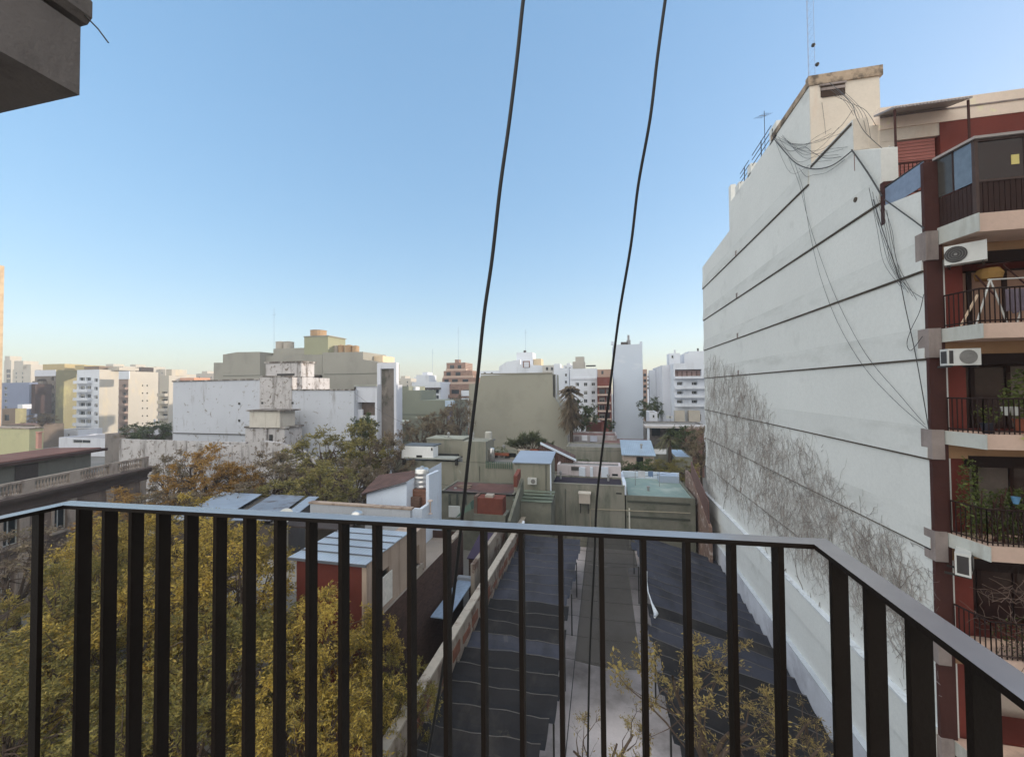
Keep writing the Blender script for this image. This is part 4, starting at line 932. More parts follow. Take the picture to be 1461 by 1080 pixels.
teal=M('terrace_paint_teal',C(134,152,146,1.05),.1,.35,.7,stain=C(160,168,160),samt=(.5,.7),sscale=(.4,.4,.4))
h=wallbox('terrace_house','low mossy house with a pale teal painted roof terrace next to the tall white wall','house',893,992,709,40.0,8.3,mossy,teal,.1)
b=BOX[h.name]
MB().prism([(40.02,b[4]+.12),(48.0,b[4]+.12),(48.0,b[4]+.7),(40.5,b[4]+1.25),(40.02,b[4]+.9)],'X',b[0]-.25,b[0]+.05).build('side_parapet',whm,h)
MB().box(X_(941,688,46.2),b[1]-.3,46.3,48,b[4]+.02,b[4]+.75).build('roof_box',M('sheet_light_blue',C(160,172,190,1.1),.06,.6,.5),h)
MB().box(b[0],b[1],48.02,48.3,0,b[4]+.75).build('back_wall',whm,h)
x=X_(898,730,39.9); MB().tube([(x,39.9,.3),(x,39.9,4.0)],.07,8).build('white_pipe',M('pvc_white',C(200,198,188)),h)
mb=MB(); mb.tube([(X_(842,726,39.8),39.8,Z_(842,726,39.8)),(X_(985,732,39.8),39.8,Z_(985,732,39.8))],.045,6); mb.tube([(X_(842,726,39.8),39.8,Z_(842,726,39.8)),(X_(842,726,39.8),39.8,0)],.06,6); mb.build('pale_pipe',M('pipe_pale',C(150,142,126)),h)
pl_=M('panel_band',C(72,74,68),.15,1)
for t_,bb in ((716,719),(738,741)): pbox(h,'wall_band',895,985,t_,bb,39.95,.047,pl_)
tk=thing('water_tank','beige square water tank on legs against the green wall at the end of the lot','water tank',(X_(834,718,39.3),39.3,Z_(834,719,39.3)))
MB().box(X_(826,710,39.0),X_(842,710,39.0),39.0,39.75,Z_(834,718.5,39),Z_(834,705,39)).build('tank',M('tank_beige',C(176,166,156,1.1),.05,2),tk)
MB().box(X_(825,710,39.0),X_(843,710,39.0),38.95,39.8,Z_(834,705,39)+.002,Z_(834,703.5,39)).build('lid',M('tank_lid',C(190,182,172)),tk)
for px in (828,839): 
    for y in (39.15,39.6): MB().box(X_(px,720,39)-.04,X_(px,720,39)+.04,y-.04,y+.04,Z_(834,733,39),Z_(834,718.6,39)).build('leg',DARKIRON,tk)
# cube with blue roof
h=wallbox('green_outbuilding','sage green cube house with a pale blue sloping roof left of the dark flat roof','house',733,785,661,38.5,3.6,grn,None,.1)
b=BOX[h.name]; zc=b[4]+.1
MB().prism([(38.3,zc+.02),(42.2,zc+.55),(42.2,zc+.63),(38.3,zc+.1)],'X',b[0]-.1,b[1]+.12).build('roof',M('roof_sheet_blue',C(150,162,180,1.0),.06,.5,.5),h)
MB().box(b[1]-.02,b[1]+.1,38.4,38.5-.003,3,zc).build('white_edge',whm,h)
mb=MB(); mb.tube([(X_(779,690,38.4),38.4,0),(X_(779,690,38.4),38.4,zc-.1)],.05,6); mb.build('drain_pipe',M('pipe_grey',C(96,98,90)),h)
# large sage house with rooftop box
h=wallbox('green_house','large sage green house with a roof terrace right behind the red tank box','house',562,735,659,43.0,6,grn,None,.15)
b=BOX[h.name]
pbox(h,'upper_block',660,693,630,659.3,43.02,3,grn); pbox(h,'rear_block',609,660,627,650,46.5,3,grn); pbox(h,'block_coping',608,661,625.5,627,46.4,3.2,M('coping_sage',C(146,146,134)))
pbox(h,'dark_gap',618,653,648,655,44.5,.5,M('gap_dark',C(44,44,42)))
pbox(h,'support',574,577,655.3,663,42.6,.35,DARKIRON); pbox(h,'support',649,652,655,664,42.6,.35,DARKIRON)
pbox(h,'ledge',576,650,653.5,655.2,42.6,1.8,M('ledge_sage',C(150,152,146)))
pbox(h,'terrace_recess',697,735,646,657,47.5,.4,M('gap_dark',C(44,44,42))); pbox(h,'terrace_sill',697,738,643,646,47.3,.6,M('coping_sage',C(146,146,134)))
mb=MB(); x=X_(693,660,42.94)
while x<X_(732,660,42.94): mb.box(x,x+.12,42.9,42.97,Z_(710,668,43),Z_(710,658.5,43)); x+=.24
mb.build('slatted_rail',M('rail_moss',C(86,102,88)),h)
mb=MB(); mb.lathe((X_(701,650,44.5),44.5,b[4]+.03),[(.4,0),(.4,1.5),(.3,1.6)],14); mb.build('steel_cylinder',stl,h,smooth=True)
for px in (684,): MB().tube([(X_(px,690,42.95),42.95,1),(X_(px,690,42.95),42.95,b[4]-.2)],.035,6).build('wall_joint',M('pipe_grey',C(96,98,90)),h)
t=thing('white_cabin','white metal rooftop cabin unit with a small black grille on the sage house','cabin unit',(X_(596,655,42.8),43.4,Z_(596,655,42.8)))
pbox(t,'casing',573,618,637,654.8,42.8,1.4,M('cabin_white',C(226,230,236,1.2),.03,1,.5)); pbox(t,'grille',594,602,649.5,652.5,42.76,.037,DARKIRON); pbox(t,'roof_sheet',575,619,635.5,636.9,42.9,2.2,M('cabin_roof',C(92,98,104)))
pbox(t,'side_vent',615,617,639,643,42.77,.027,DARKIRON)
t=thing('roof_ventilator','round pale water tank on a flat slab at the foot of the large blank wall','water tank',(X_(697,630,50),50,Z_(697,632,50)))
MB().lathe((X_(697,630,50),50,Z_(697,627,50)),[(.45,0),(.45,.9),(.38,1.0),(.05,1.05)],18).build('tank',M('tank_grey_white',C(170,168,160)),t,smooth=False); MB().box(X_(686,628,50),X_(705,628,50),49.3,50.7,Z_(697,628.5,50),Z_(697,627,50)).build('slab',GREYROOF,t); MB().box(X_(690,628,50),X_(703,628,50),49.5,50.5,3,Z_(697,628.6,50)).build('stand',grn,t)
# low yard wall + junk in front of the sage house
h=wallbox('yard_lean_to','dark low lean-to roof and fence in front of the large sage green house','lean-to',628,733,703,37.0,4.5,mossy,M('leanto_rust',C(96,70,66),.3,.8,.8,stain=C(70,72,78),sscale=(.5,.5,.5)),.1)
b=BOX[h.name]; MB().box(b[0],b[1],36.9,36.997,b[4]+.0,b[4]+.14).build('gutter',DARKIRON,h)
for px in (641,652,664,704): pbox(h,'fence_post',px-1.2,px+1.2,705,720,36.9,.09,M('fence_post',C(74,78,74)))
t=thing('tank_box','rust red square tank box standing on the wall below the sage house','tank box',(X_(699,734,32),32.3,Z_(699,734,32)))
pbox(t,'box',681,717,711,734,32,1.2,M('rust_red',C(116,66,54,1.0),.15,1.2,.85,stain=C(92,48,40),samt=(.5,.7),sscale=(1,1,.4))); pbox(t,'lid',692,703,706.5,710.8,32.2,.6,M('lid_grey',C(160,150,140))); pbox(t,'stand',676,721,734.2,752,31.9,1.5,mossy); pbox(t,'side_board',676,680.6,708,734,32,1.0,M('side_board',C(104,84,74)))
t=thing('green_tarp_roof','small sloping green sheet roof between the white house and the red tank box','roof',(X_(660,725,33),33,5))
a=[atY(*q,33.5) for q in ((655,734),(678,722),(676,712))]; MB().prism([(p[0],p[2]) for p in a],'Y',32.5,34.5).build('sheet',M('tarp_green',C(104,126,112),.1,.8,.6),t); pbox(t,'pole',640,656,722,738,33.1,.08,M('pole_white',C(200,200,198)))
h=wallbox('moss_roof_shed','mossy shed with layered greenish roof sheets under the cube house','shed',733,786,716,35.5,2.8,mossy,M('moss_roof',C(104,112,100),.2,.9,.8,stain=C(60,70,60),sscale=(.4,2,.4)),.1)
b=BOX[h.name]
for k in range(4): MB().box(b[0]-.1,b[1]+.1,35.4+k*.7,35.4+k*.7+.64,b[4]+.12+.1*k,b[4]+.17+.1*k).build('roof_sheet',M('moss_roof',()),h)
t=thing('leaning_wall','sloping mossy side wall with a red brick cap between the tank box and the sheds','wall',(X_(738,720,34),34,0))
MB().prism([(31.5,0),(37,0),(37,7.0),(31.5,4.9)],'X',X_(741,715,35)-.25,X_(741,715,35)).build('wall',mossy,t); MB().prism([(35.4,6.6),(37,7.2),(37,7.9),(35.4,7.6)],'X',X_(741,715,35)-.6,X_(741,715,35)-.26).build('brick_cap',M('brick_cap',C(112,66,56)),t); MB().prism([(31,0),(32.6,0),(32.6,4.6),(31,3.3)],'X',X_(743,740,32),X_(743,740,32)+.2).build('white_end',whm,t)
t=thing('roof_gable','brown tiled gable roof with a white bargeboard in front of the large blank wall','roof',(X_(796,650,46),46,0))
a=[atY(*q,45.5) for q in ((771,634),(818,657),(818,672),(765,672))]; MB().prism([(p[0],p[2]) for p in a],'Y',45.5,49).build('roof',Mtile('gable_tile',C(104,78,70),C(76,54,48)),t)
a=[atY(*q,45.3) for q in ((771,631),(822,655.5),(822,658),(771,634))]; MB().prism([(p[0],p[2]) for p in a],'Y',45.2,45.5-.004).build('bargeboard',whm,t)
# fence and peeling wall at the far right end
t=thing('brown_wall','peeling brown brick wall topped with a rusty sheet fence at the far right corner of the lot','wall',(8.6,40,0))
pb=M('peeling_brick',C(130,108,98,1.0),.2,1.0,.95,stain=C(176,164,156),samt=(.55,.62),sscale=(1.2,1.2,1.2))
MB().prism([(36.2,0),(46,0),(46,6.6),(43.3,6.6),(36.2,3.9)],'X',8.35,8.6).build('wall',pb,t)
MB().prism([(36.6,4.06),(43.3,6.62),(43.3,8.0),(36.6,5.9)],'X',8.42,8.5).build('sheet_fence',Msheet('rusty_sheet',C(104,78,72),'Y',.2,rough=.7,metal=.1),t)
# ---------------------------------------------------------------- second row
dwh=M('distant_white',C(196,198,206,1.15),.05,.2,.85,stain=C(165,165,172),samt=(.55,.75),sscale=(.5,.5,.1))
h=wallbox('cottage','small cottage with a pale blue metal roof and dark door among the plants','cottage',890,933,650,56,5,M('cottage_wall',C(190,172,160,1.05),.1,.8,stain=C(130,112,100),samt=(.5,.66),sscale=(1,1,.6)),None,.05,S=[(908,918,652,672,'dark')])
b=BOX[h.name]; MB().prism([(55.6,b[4]+.06),(61.2,b[4]+1.35),(61.2,b[4]+1.45),(55.6,b[4]+.18)],'X',b[0]-.3,b[1]+.2).build('roof',Msheet('cottage_roof',C(164,176,188,1.0),'X',.25),h)
wallbox('green_wall_house','long low sage green wall house left of the small cottage','house',808,889,638,61,5,grn2,GREYROOF,.15)
h=wallbox('terrace_row','row of pale low walls with laundry and brown roofs below the white tower','house',808,880,621,72,6,M('low_pale',C(170,164,166,1.0),.15,.6,stain=C(120,112,112),samt=(.48,.66),sscale=(.8,.8,.4)),M('brown_roof',C(112,84,78),.2,.6),.3)
for l,r,t_,bb,c in ((830,838,621,629,(206,208,216)),(842,852,622,630,(176,180,196)),(820,826,623,629,(120,112,116))): pbox(h,'laundry_sheet',l,r,t_,bb,71.8,.06,M('hung_%d'%l,C(*c)))
wallbox('brown_roof_house','low house with long brown roof in front of the white tower','house',860,930,634,67,7,M('brown_wall',C(120,92,84),.15,.6),M('brown_roof',()),.1)
h=wallbox('red_house','small dark red house beside the shrub below the palm','house',836,858,602,85,7,M('red_house_wall',C(100,56,48,1.0),.1,.6),None,.1); pbox(h,'roof_hut',838,847,594,602,86,3,M('hut_cream',C(190,186,170)))
h=wallbox('pergola_house','pale house with a flat slab porch on posts right of the white tower','house',922,1003,605,80,6,M('pergola_wall',C(130,124,120),.2,.8,stain=C(80,76,74),samt=(.45,.6),sscale=(.8,.8,.8)),None,.2,S=[(930,942,609,622,'dark'),(952,972,609,624,'dark')])
b=BOX[h.name]; zt=b[4]
MB().box(b[0]-.6,b[1]+.1,76,80-.003,zt-.2,zt+.15).build('porch_slab',M('porch_slab',C(178,172,170)),h)
for px in (925,979,1000): x=X_(px,615,76.3); MB().box(x-.2,x+.2,76.2,76.6,0,zt-.204).build('porch_post',whm,h)
h=wallbox('cluttered_house','narrow white house with stacked rooftop boxes at the right foot of the white tower','house',926,938,588,88,6,dwh,None,.2,S=[(931,934,592,596)]); pbox(h,'rooftop_box',920,928,608,625,84,3,dwh)
h=wallbox('pink_roof_house','low house with a pale pink roof and brown side wall beside the tall wall','house',980,1004,612,74,8,M('brown_wall',()),M('pink_roof',C(176,150,144),.1,.6),.05)
wallbox('tarp_roof_house','low shed with a bright blue-white roof behind the palm','shed',962,988,652,58,7,mossy,Msheet('tarp_blue_white',C(176,198,226,1.1),'X',.3),.05)
wallbox('plain_shed','low plain shed with light grey roof right of the cottage','shed',930,962,648,64,6,grn2,M('shed_roof_light',C(176,172,168)),.1)
# ---------------------------------------------------------------- large blank grey-green wall
blank=M('blank_wall_taupe',C(146,143,131,1.12),.04,.12,.9,stain=C(126,124,112),samt=(.5,.75),sscale=(.2,.2,.2))
t=thing('blank_wall_building','building with a huge blank grey-green end wall in the middle distance','apartment building',(X_(738,600,70),74,0))
a=[(X_(q[0],q[1],70),Z_(q[0],q[1],70)) for q in ((669,548),(684,546.5),(686,536),(740,533.5),(788,533),(789,566),(797,575),(809,605))]
a=[(a[0][0],0)]+a+[(a[-1][0],0)]
MB().prism(a,'Y',70,80).build('wall',blank,t)
pbox(t,'wall_coping',686,788,532.2,534,69.9,.3,M('coping_taupe',C(128,124,112))); pbox(t,'side_pipe',789.5,791.5,535,567,70.5,.3,M('pipe_dark',C(70,66,62)))
pbox(t,'side_pipe',793,794.5,533,569,71.5,.3,dwh)
# ---------------------------------------------------------------- low green building with notch, centre left
dk=M('balcony_clutter_dark',C(66,58,56),.3,1)
h=thing('green_low_block','low grey-green block with a stepped roofline left of the red brick tower','apartment building',(X_(610,580,78),80,0))
a=[(X_(q[0],q[1],78),Z_(q[0],q[1],78)) for q in ((560,551),(583,551),(583,557),(600,557),(600,571),(649,571))]
a=[(a[0][0],0)]+a+[(a[-1][0],0)]; MB().prism(a,'Y',78,86).build('wall',M('wall_green_far',C(130,133,121,1.1),.05,.2,.9,stain=C(150,152,128),samt=(.6,.66),sscale=(.25,.25,.25)),h)  # lighter patches in the wall colour stand for reflected sunlight
pbox(h,'entry_frame',635,648,571.5,580,77.6,.395,M('entry_blue_white',C(180,196,214,1.1))); pbox(h,'entry_recess',637,646,580.2,628,77.8,.195,M('entry_dark',C(84,78,84))); pbox(h,'entry_column',640,643,592,628,77.5,.29,M('entry_column',C(130,128,150)))
pbox(h,'wall_joint',560,634,591,592,77.95,.047,M('pipe_grey',C(96,98,90)))
pbox(h,'roof_unit',582,593,552,557,80,2,dwh)
h=wallbox('awning_kiosk','flat white canopy roof with a drum shaped kiosk at the foot of the green block','kiosk',584,609,596,74,3,M('kiosk_grey',C(126,128,116)),M('kiosk_roof',C(168,168,156)),.1); pbox(h,'canopy',560,586,601,605,74.2,3,M('canopy_white',C(196,204,200)))
# ---------------------------------------------------------------- white stained wall on the left and buildings behind it
stw=M('stained_white_wall',C(184,187,195,1.08),.05,.15,.9,stain=C(112,106,100),samt=(.56,.76),sscale=(.7,.7,.12),stain2=C(120,114,108),s2amt=(.6,.66),s2scale=1.3)
stw2=M('stained_white_wall_old',C(176,172,172,1.15),.1,.4,.9,stain=C(84,76,70),samt=(.5,.66),sscale=(.9,.9,.14),stain2=C(108,98,90),s2amt=(.55,.6),s2scale=1.4)
Yw=55
t=thing('white_wall_building','long low building with a stained blank white wall facing us on the left','building',(X_(376,600,Yw),60,0))
def PQ(l,Y): return [(X_(a,b,Y),Z_(a,b,Y)) for a,b in l]
a=PQ([(247,545),(371,542)],Yw); a=[(a[0][0],0)]+a+[(a[-1][0],0)]; MB().prism(a,'Y',Yw,Yw+9).build('wall',stw,t)
a=PQ([(371,538),(417,538)],Yw); a=[(a[0][0]+.003,0)]+a+[(a[-1][0],0)]; MB().prism(a,'Y',Yw-.05,Yw+9).build('wall_centre',stw2,t)
a=PQ([(417,557),(505,556)],Yw); a=[(a[0][0]+.003,0)]+a+[(a[-1][0],0)]; MB().prism(a,'Y',Yw,Yw+9).build('wall_right',stw,t)
stc=M('coping_black_stain',C(92,84,78),.4,1.5,stain=C(170,165,160),samt=(.5,.6),sscale=(1,1,1))
for l,r,y in ((246,371,545),(371,417,538),(417,506,557)): 
    a=atY(l,y-(0 if l!=246 else 0),Yw); b2=atY(r,y-(3 if l==246 else 0),Yw); MB().prism([(a[0],a[2]+.003),(b2[0]-.01,b2[2]+.003),(b2[0]-.01,b2[2]+.2),(a[0],a[2]+.2)],'Y',Yw-.12,Yw+.2).build('coping',stc,t)
for px,py in ((341,576),(341,600),(374,575),(417,575),(417,599)): pbox(t,'vent_hole',px-1.3,px+1.3,py-1.6,py+1.6,Yw-.09,.035,DARKIRON)
pbox(t,'pipe_line',247,350,618.4,619.6,Yw-.2,.1,M('pipe_dark',C(70,66,62)))
h=bpx('balcony_wing','white wing with a recessed balcony and small windows right of the stained wall','building',506,538,549,56,8,dwh,None,S=[(509,535,574,593,'void'),(509,525,599,612,'dark'),(528,535,599,606,'glass')],par=.3,depth=1.2)
windows(h,'S',56,[]); pbox(h,'pipe',505,507,552,620,55.8,.15,M('pipe_dark',C(70,66,62))); pbox(h,'balcony_parapet',509,517,584,593,56.1,.3,dwh); pbox(h,'room_back',509,535,574,593,57.1,.05,M('room_dim',C(110,96,88),.3,1.5)); pbox(h,'canopy_line',505,537,549,551,55.8,.2,M('edge_pale',()))
h=thing('mirror_tower','narrow white framed slab with a dark glass end wall, its tree reflections painted in, beside the wing','building',(X_(552,600,57),62,0))
pbox(h,'frame',538,543,518,640,57,.8,dwh); pbox(h,'frame',562,565.5,517,640,57,.8,dwh); pbox(h,'frame_top',543,562,517.5,526,57,.8,dwh)
refl=M('glass_painted_reflection',C(120,112,106,1.0),.1,.3,.6,stain=C(64,62,52),samt=(.5,.58),sscale=(.35,.35,.2),stain2=C(150,140,132),s2amt=(.55,.7),s2scale=.3); pbox(h,'reflection_panel',543,562,526,640,57.3,.45,refl)  # mirrored trees put into the colour of the dark glass panel
# stepped grey-green building behind
stp=M('wall_stepped_olive',C(142,139,131,1.15),.05,.15,.9,stain=C(126,124,117),samt=(.5,.7),sscale=(.3,.3,.15))
Y2=74
t=thing('stepped_building','stepped grey-green apartment building with blank walls behind the stained white wall','apartment building',(X_(430,540,Y2),80,0))
def part_poly(name,l,Y,dep,mat,root):
    a=PQ(l,Y); a=[(a[0][0],0)]+a+[(a[-1][0],0)]; return MB().prism(a,'Y',Y,Y+dep).build(name,mat,root)
part_poly('wall_left',[(305,517.5),(318,517.5),(318,506),(338,502.5),(371,502)],Y2,9,stp,t)
part_poly('wall_centre',[(371.3,508),(388,508),(390,506),(460,506)],Y2+1.5,9,stp,t)
part_poly('wall_right',[(460.3,503),(518,502),(518,513),(539,516.5)],Y2,9,stp,t)
pbox(t,'joint',318,371,535.5,536.3,Y2-.06,.057,M('pipe_grey',C(96,98,90))); pbox(t,'joint',462,538,533,533.8,Y2-.06,.057,M('pipe_grey',C(96,98,90)))
pbox(t,'lift_room',390,434,497,506.2,Y2+3,6,stp); pbox(t,'machine_room',434,468,480,506,Y2+2,6,M('machine_yellowish',C(150,150,126,1.0),.05,.3)); pbox(t,'room_coping',433,469,479,480.4,Y2+1.9,6.2,stp)
pbox(t,'rear_strip',515,546,508,517,Y2+4,5,M('strip_cream',C(206,186,160),.06,.5)); pbox(t,'service_bay',438,455,535,555,Y2+.2,1.0,dk)
tkw=M('tank_cement',C(168,160,150,1.05),.08,1.2); tko=M('tank_ochre',C(168,140,112,1.0),.1,1.2)
for i,(l,r,tt,bb,m_,lab) in enumerate(((395,406,487,498,tkw,'left of the pale round water tanks on the stepped green building'),(406,418,487,498,tkw,'second pale round water tank on the stepped green building'),(445,464,471,480,tko,'highest water tank on the machine room of the stepped green building'),(476,483,493,503,tkw,'small pale tank left of the ochre tanks'),(483,491,492,503,tko,'ochre water tank in the middle of the roof row'),(493,503,492,503,tko,'larger ochre water tank in the roof row'),(503,512,493,503,tko,'rightmost ochre water tank of the roof row'))):
    xm=X_((l+r)/2,bb,Y2+4.5); rr=(X_(r,bb,Y2+4.5)-X_(l,bb,Y2+4.5))/2*.97; z0=Z_((l+r)/2,bb,Y2+4.5)+.01; hh=Z_((l+r)/2,tt,Y2+4.5)-z0
    o=tag(MB().lathe((xm,Y2+4.5,z0),[(rr,0),(rr,hh*.85),(rr*1.05,hh*.86),(rr*1.05,hh*.9),(rr*.3,hh)],18).build('water_tank',m_,origin=(xm,Y2+4.5,z0)),lab,'water tank','rooftop water tanks of the stepped building')
h=thing('stained_chimney_block','stained square rooftop block on top of the white wall','chimney block',(X_(404,545,56),56.5,Z_(404,540,56)))
pbox(h,'block',379,430,518,537.6,56.3,3,stw2); pbox(h,'coping',377,432,515.5,518,56.2,3.2,stc); pbox(h,'leg',424,431,537.7,556,56.3,2.5,stw2); pbox(h,'shade_opening',395,420,533,536,56.26,.037,DARKIRON)
h=thing('stained_turret','small stained cream turret with an overhanging flat roof in front of the white wall','turret',(X_(378,620,50),51,0))
x=X_(378,600,50); pbox(h,'drum',356,399,587,610,50,3,M('turret_cream',C(190,184,174,1.1),.08,.6,stain=C(130,114,100),samt=(.55,.68),sscale=(1,1,.1))); pbox(h,'roof',352,405,585,587,49.8,3.4,stc); pbox(h,'lower_block',350,406,611,640,50.3,3.5,stw2); pbox(h,'ledge',348,407,608.8,611,50.1,3.8,stc); pbox(h,'door',384,389,620,632,50.26,.037,DARKIRON); pbox(h,'buttress',376,380,611,640,50.05,.245,stw2)
h=bpx('peeling_yard_wall','long low peeling yard wall under the stained white wall','wall',170,350,629,47,.5,stw2,None,par=.05); 
part_poly('sloping_wall',[(283,632),(330,636),(375,629),(400,632),(425,640),(450,655)],45.5,.5,stw2,h)
bpx('grey_flat_roof','low grey flat roofed house at the left foot of the stained white wall','house',150,246,620,60,9,M('low_grey',C(128,120,116),.15,.6,stain=C(90,84,80),samt=(.5,.65),sscale=(.6,.6,.2)),M('roof_lightgrey',C(150,146,148)),S=[(208,216,625,630)],par=.1)
part_poly('pale_gable',[(207,690),(212,655),(235,652),(275,650),(290,668),(300,690)],40,.4,stw2,bpx('peeling_gable','peeling pale garden wall behind the orange tree','wall',206,232,662,40.5,.4,stw2,par=.05))
# ---------------------------------------------------------------- old classical building on the left
Bp=atZ(208,666,8.3); Ap=atZ(0,712,8.3); th_=math.atan2(-(Bp[0]-Ap[0]),(Bp[1]-Ap[1]))
m_=thing('old_mansion','old two-storey classical building with a roof balustrade and cornices at the left edge','building',(Bp[0],Bp[1],0),rz=th_); LOCAL.add(m_.name)
cn,sn=math.cos(th_),math.sin(th_)
def atF(px,py):
    d=ray(px,py); nx,ny=cn,sn; t=(Bp[0]*nx+Bp[1]*ny)/(d[0]*nx+d[1]*ny); x=d[0]*t-Bp[0]; y=d[1]*t-Bp[1]
    return (-x*sn+y*cn, CZ+d[2]*t)
stn=M('mansion_stone',C(128,112,102,1.0),.12,.7,.9,stain=C(84,72,66),samt=(.48,.66),sscale=(.9,.9,.15)); stl2=M('mansion_pale_trim',C(164,150,138,1.05),.12,1.0,.9,stain=C(96,84,76),samt=(.5,.65),sscale=(1.2,1.2,.3)); crn=M('cornice_dark',C(92,78,72,.95),.2,1.2,.9)
def fo(l,r,t_,b_):
    y0,_=atF(l,(t_+b_)/2); y1,_=atF(r,(t_+b_)/2); z1=atF((l+r)/2,t_)[1]; z0=atF((l+r)/2,b_)[1]; return (min(y0,y1),max(y0,y1),z0,z1)
O=[fo(76,98,722,756),fo(70,90,793,832)]
w0=O[0][1]-O[0][0]; step=3.1
OPS=[]
for k in range(7):
    for o in O: OPS.append((o[0]-k*step,o[1]-k*step,o[2],o[3]))
mb=MB(); facade(mb,'E',0,-24,0,0,8.1,OPS,.45,0); mb.quad((0,0,0),(-14,0,0),(-14,0,8.1),(0,0,8.1)); mb.quad((0,-24,0),(-14,-24,0),(-14,-24,8.1),(0,-24,8.1)); mb.build('wall',stn,m_)
for i,o in enumerate(OPS):
    me=winmesh('E',round(o[1]-o[0],2),round(o[3]-o[2],2),'glass'); wn=bpy.data.objects.new('window',me); COL.objects.link(wn); wn.parent=m_; wn.location=(-.3,(o[0]+o[1])/2,(o[2]+o[3])/2)
    mb=MB(); a,b2,c,d=o; mb.box(.002,.1,a-.16,a-.002,c,d+.15); mb.box(.002,.1,b2+.002,b2+.16,c,d+.15); mb.box(.002,.16,a-.2,b2+.2,d+.152,d+.32); mb.box(.002,.2,a-.25,b2+.25,c-.16,c-.002); ws_=mb.build('window_surround',stl2,m_); ws_.parent=wn; ws_.location=-wn.location
for k in range(7):
    y=-.35-k*step if k else -.3
    mb=MB(); mb.box(.002,.09,y-.3,y+.28,.5,6.9); mb.box(.002,.13,y-.34,y+.32,6.9,7.1); mb.build('pilaster',stl2,m_)
mb=MB()
for z0,z1,pr_ in ((7.12,7.3,.12),(7.3,7.62,.06),(7.62,7.8,.16),(7.8,8.0,.34),(8.0,8.16,.62),(8.16,8.3,.74)): mb.box(-.3,pr_,-24,.1+pr_*.5,z0,z1)
mb.box(.002,.12,-24,.02,4.3,4.5); mb.build('cornice',crn,m_)
MB().box(-.5,.2,-24,.15,8.3,8.42).build('balustrade_base',stl2,m_)
mb=MB(); mb.box(-.05,.17,-24,.15,9.12,9.28); mb.build('balustrade_rail',stl2,m_)
for k in range(8):
    y=.1-k*step; mb=MB(); mb.box(-.08,.18,y-.75,y,8.42,9.118); mb.build('balustrade_pier',stl2,m_)
    mb=MB(); n=11
    for j in range(n):
        yy=y-.75-(step-.75)*(j+.5)/n; mb.lathe((.05,yy,8.42),[(.07,0),(.045,.06),(.085,.24),(.04,.5),(.07,.69)],8)
    mb.build('baluster_row',stl2,m_)
at0,_=atF(160,655)
mb=MB(); mb.box(-7,-3.0,-22,at0+1.2,8.1,10.1); mb.build('attic_wall',M('attic_sage',C(116,114,106,1.0),.12,.5,stain=C(84,80,76),samt=(.5,.7),sscale=(.8,.8,.2)),m_)
MB().box(-7.4,-2.2,-22.5,at0+1.9,10.1,10.32).build('attic_eave',M('eave_brown',C(74,56,52,.95),.2,1),m_); MB().box(-7.0,-2.6,-22.5,at0+1.7,10.32,10.4).build('attic_roof',M('roof_red_brown',C(116,82,74,1.0),.2,.8,stain=C(110,84,76),sscale=(.6,.6,.6)),m_)
for y in (at0-3.2,at0-7.5): MB().box(-3.0+.002,-2.95,y-1.2,y+.3,8.5,9.9).build('attic_window',Mflat('attic_window_brown',(.06,.045,.04),.5),m_)
mb=MB(); mb.box(-13.9,-.5,-23.9,-.1,8.0,8.2); mb.build('roof_deck',GREYROOF,m_)
mb=MB(); mb.box(.1,.75,-2.35,-1.35,3.95,4.05); mb.build('door_canopy',stl2,m_)
h=bpx('yellow_roof_house','pale yellow blank rooftop house above the old balustraded building','house',-60,42,611,44,1.6,M('yellow_plaster',C(188,184,146,1.0),.06,.3,stain=C(150,148,120),samt=(.55,.75),sscale=(.4,.4,.4)),par=.12)
MB().box(BOX[h.name][0]-.1,BOX[h.name][1]+.15,43.9,45.7,BOX[h.name][4]+.125,BOX[h.name][4]+.3).build('roof_edge',stl2,h)
t=thing('red_chimney_pipe','thin pinkish chimney pipe standing on the red-brown roof left','chimney',(*atY(52,640,42)[:2],Z_(52,640,42))); pbox(t,'pipe',51,54.5,617,640,42,.4,M('pipe_pink',C(186,140,126))); pbox(t,'cap',50.5,55,616,617,41.9,.6,M('pipe_pink',()))
# ================================================================ skyline
def bpe(name,label,cat,l,rr,e,t,Y,wall,**kw):
    x1=atY(rr,t,Y)[0]; ye=atX(e,t,x1)[1]; return bpx(name,label,cat,l,rr,t,Y,max(2.0,ye-Y),wall,**kw)
sunw=M('tower_cream_plaster',C(214,206,194,.74),.05,.15,.85,stain=C(190,176,150),samt=(.55,.75),sscale=(.3,.3,.1))
whw=M('tower_white_plaster',C(206,210,218,1.1),.05,.15,.85,stain=C(170,172,178),samt=(.55,.75),sscale=(.3,.3,.1))
brn=M('tower_taupe_front',C(118,108,100,1.0),.1,.3); yel=M('tower_yellow_side',C(170,162,128,.75),.05,.2,stain=C(186,178,124),samt=(.55,.75),sscale=(.3,.3,.1)); drk=M('balcony_maroon',C(74,58,56,1.0),.2,.5)  # side yellow dulled and darkened in place of a cast shadow
bt=Mbrick('tower_beige_brick',C(206,184,156,.85),C(194,168,138,.85),C(200,180,150,.9),'X',.25,.5,.2)
bpe('beige_tower','tall sunlit beige tower cut off by the left edge of the photo','tower',-90,-45,6.5,372,62,bt,par=.6)
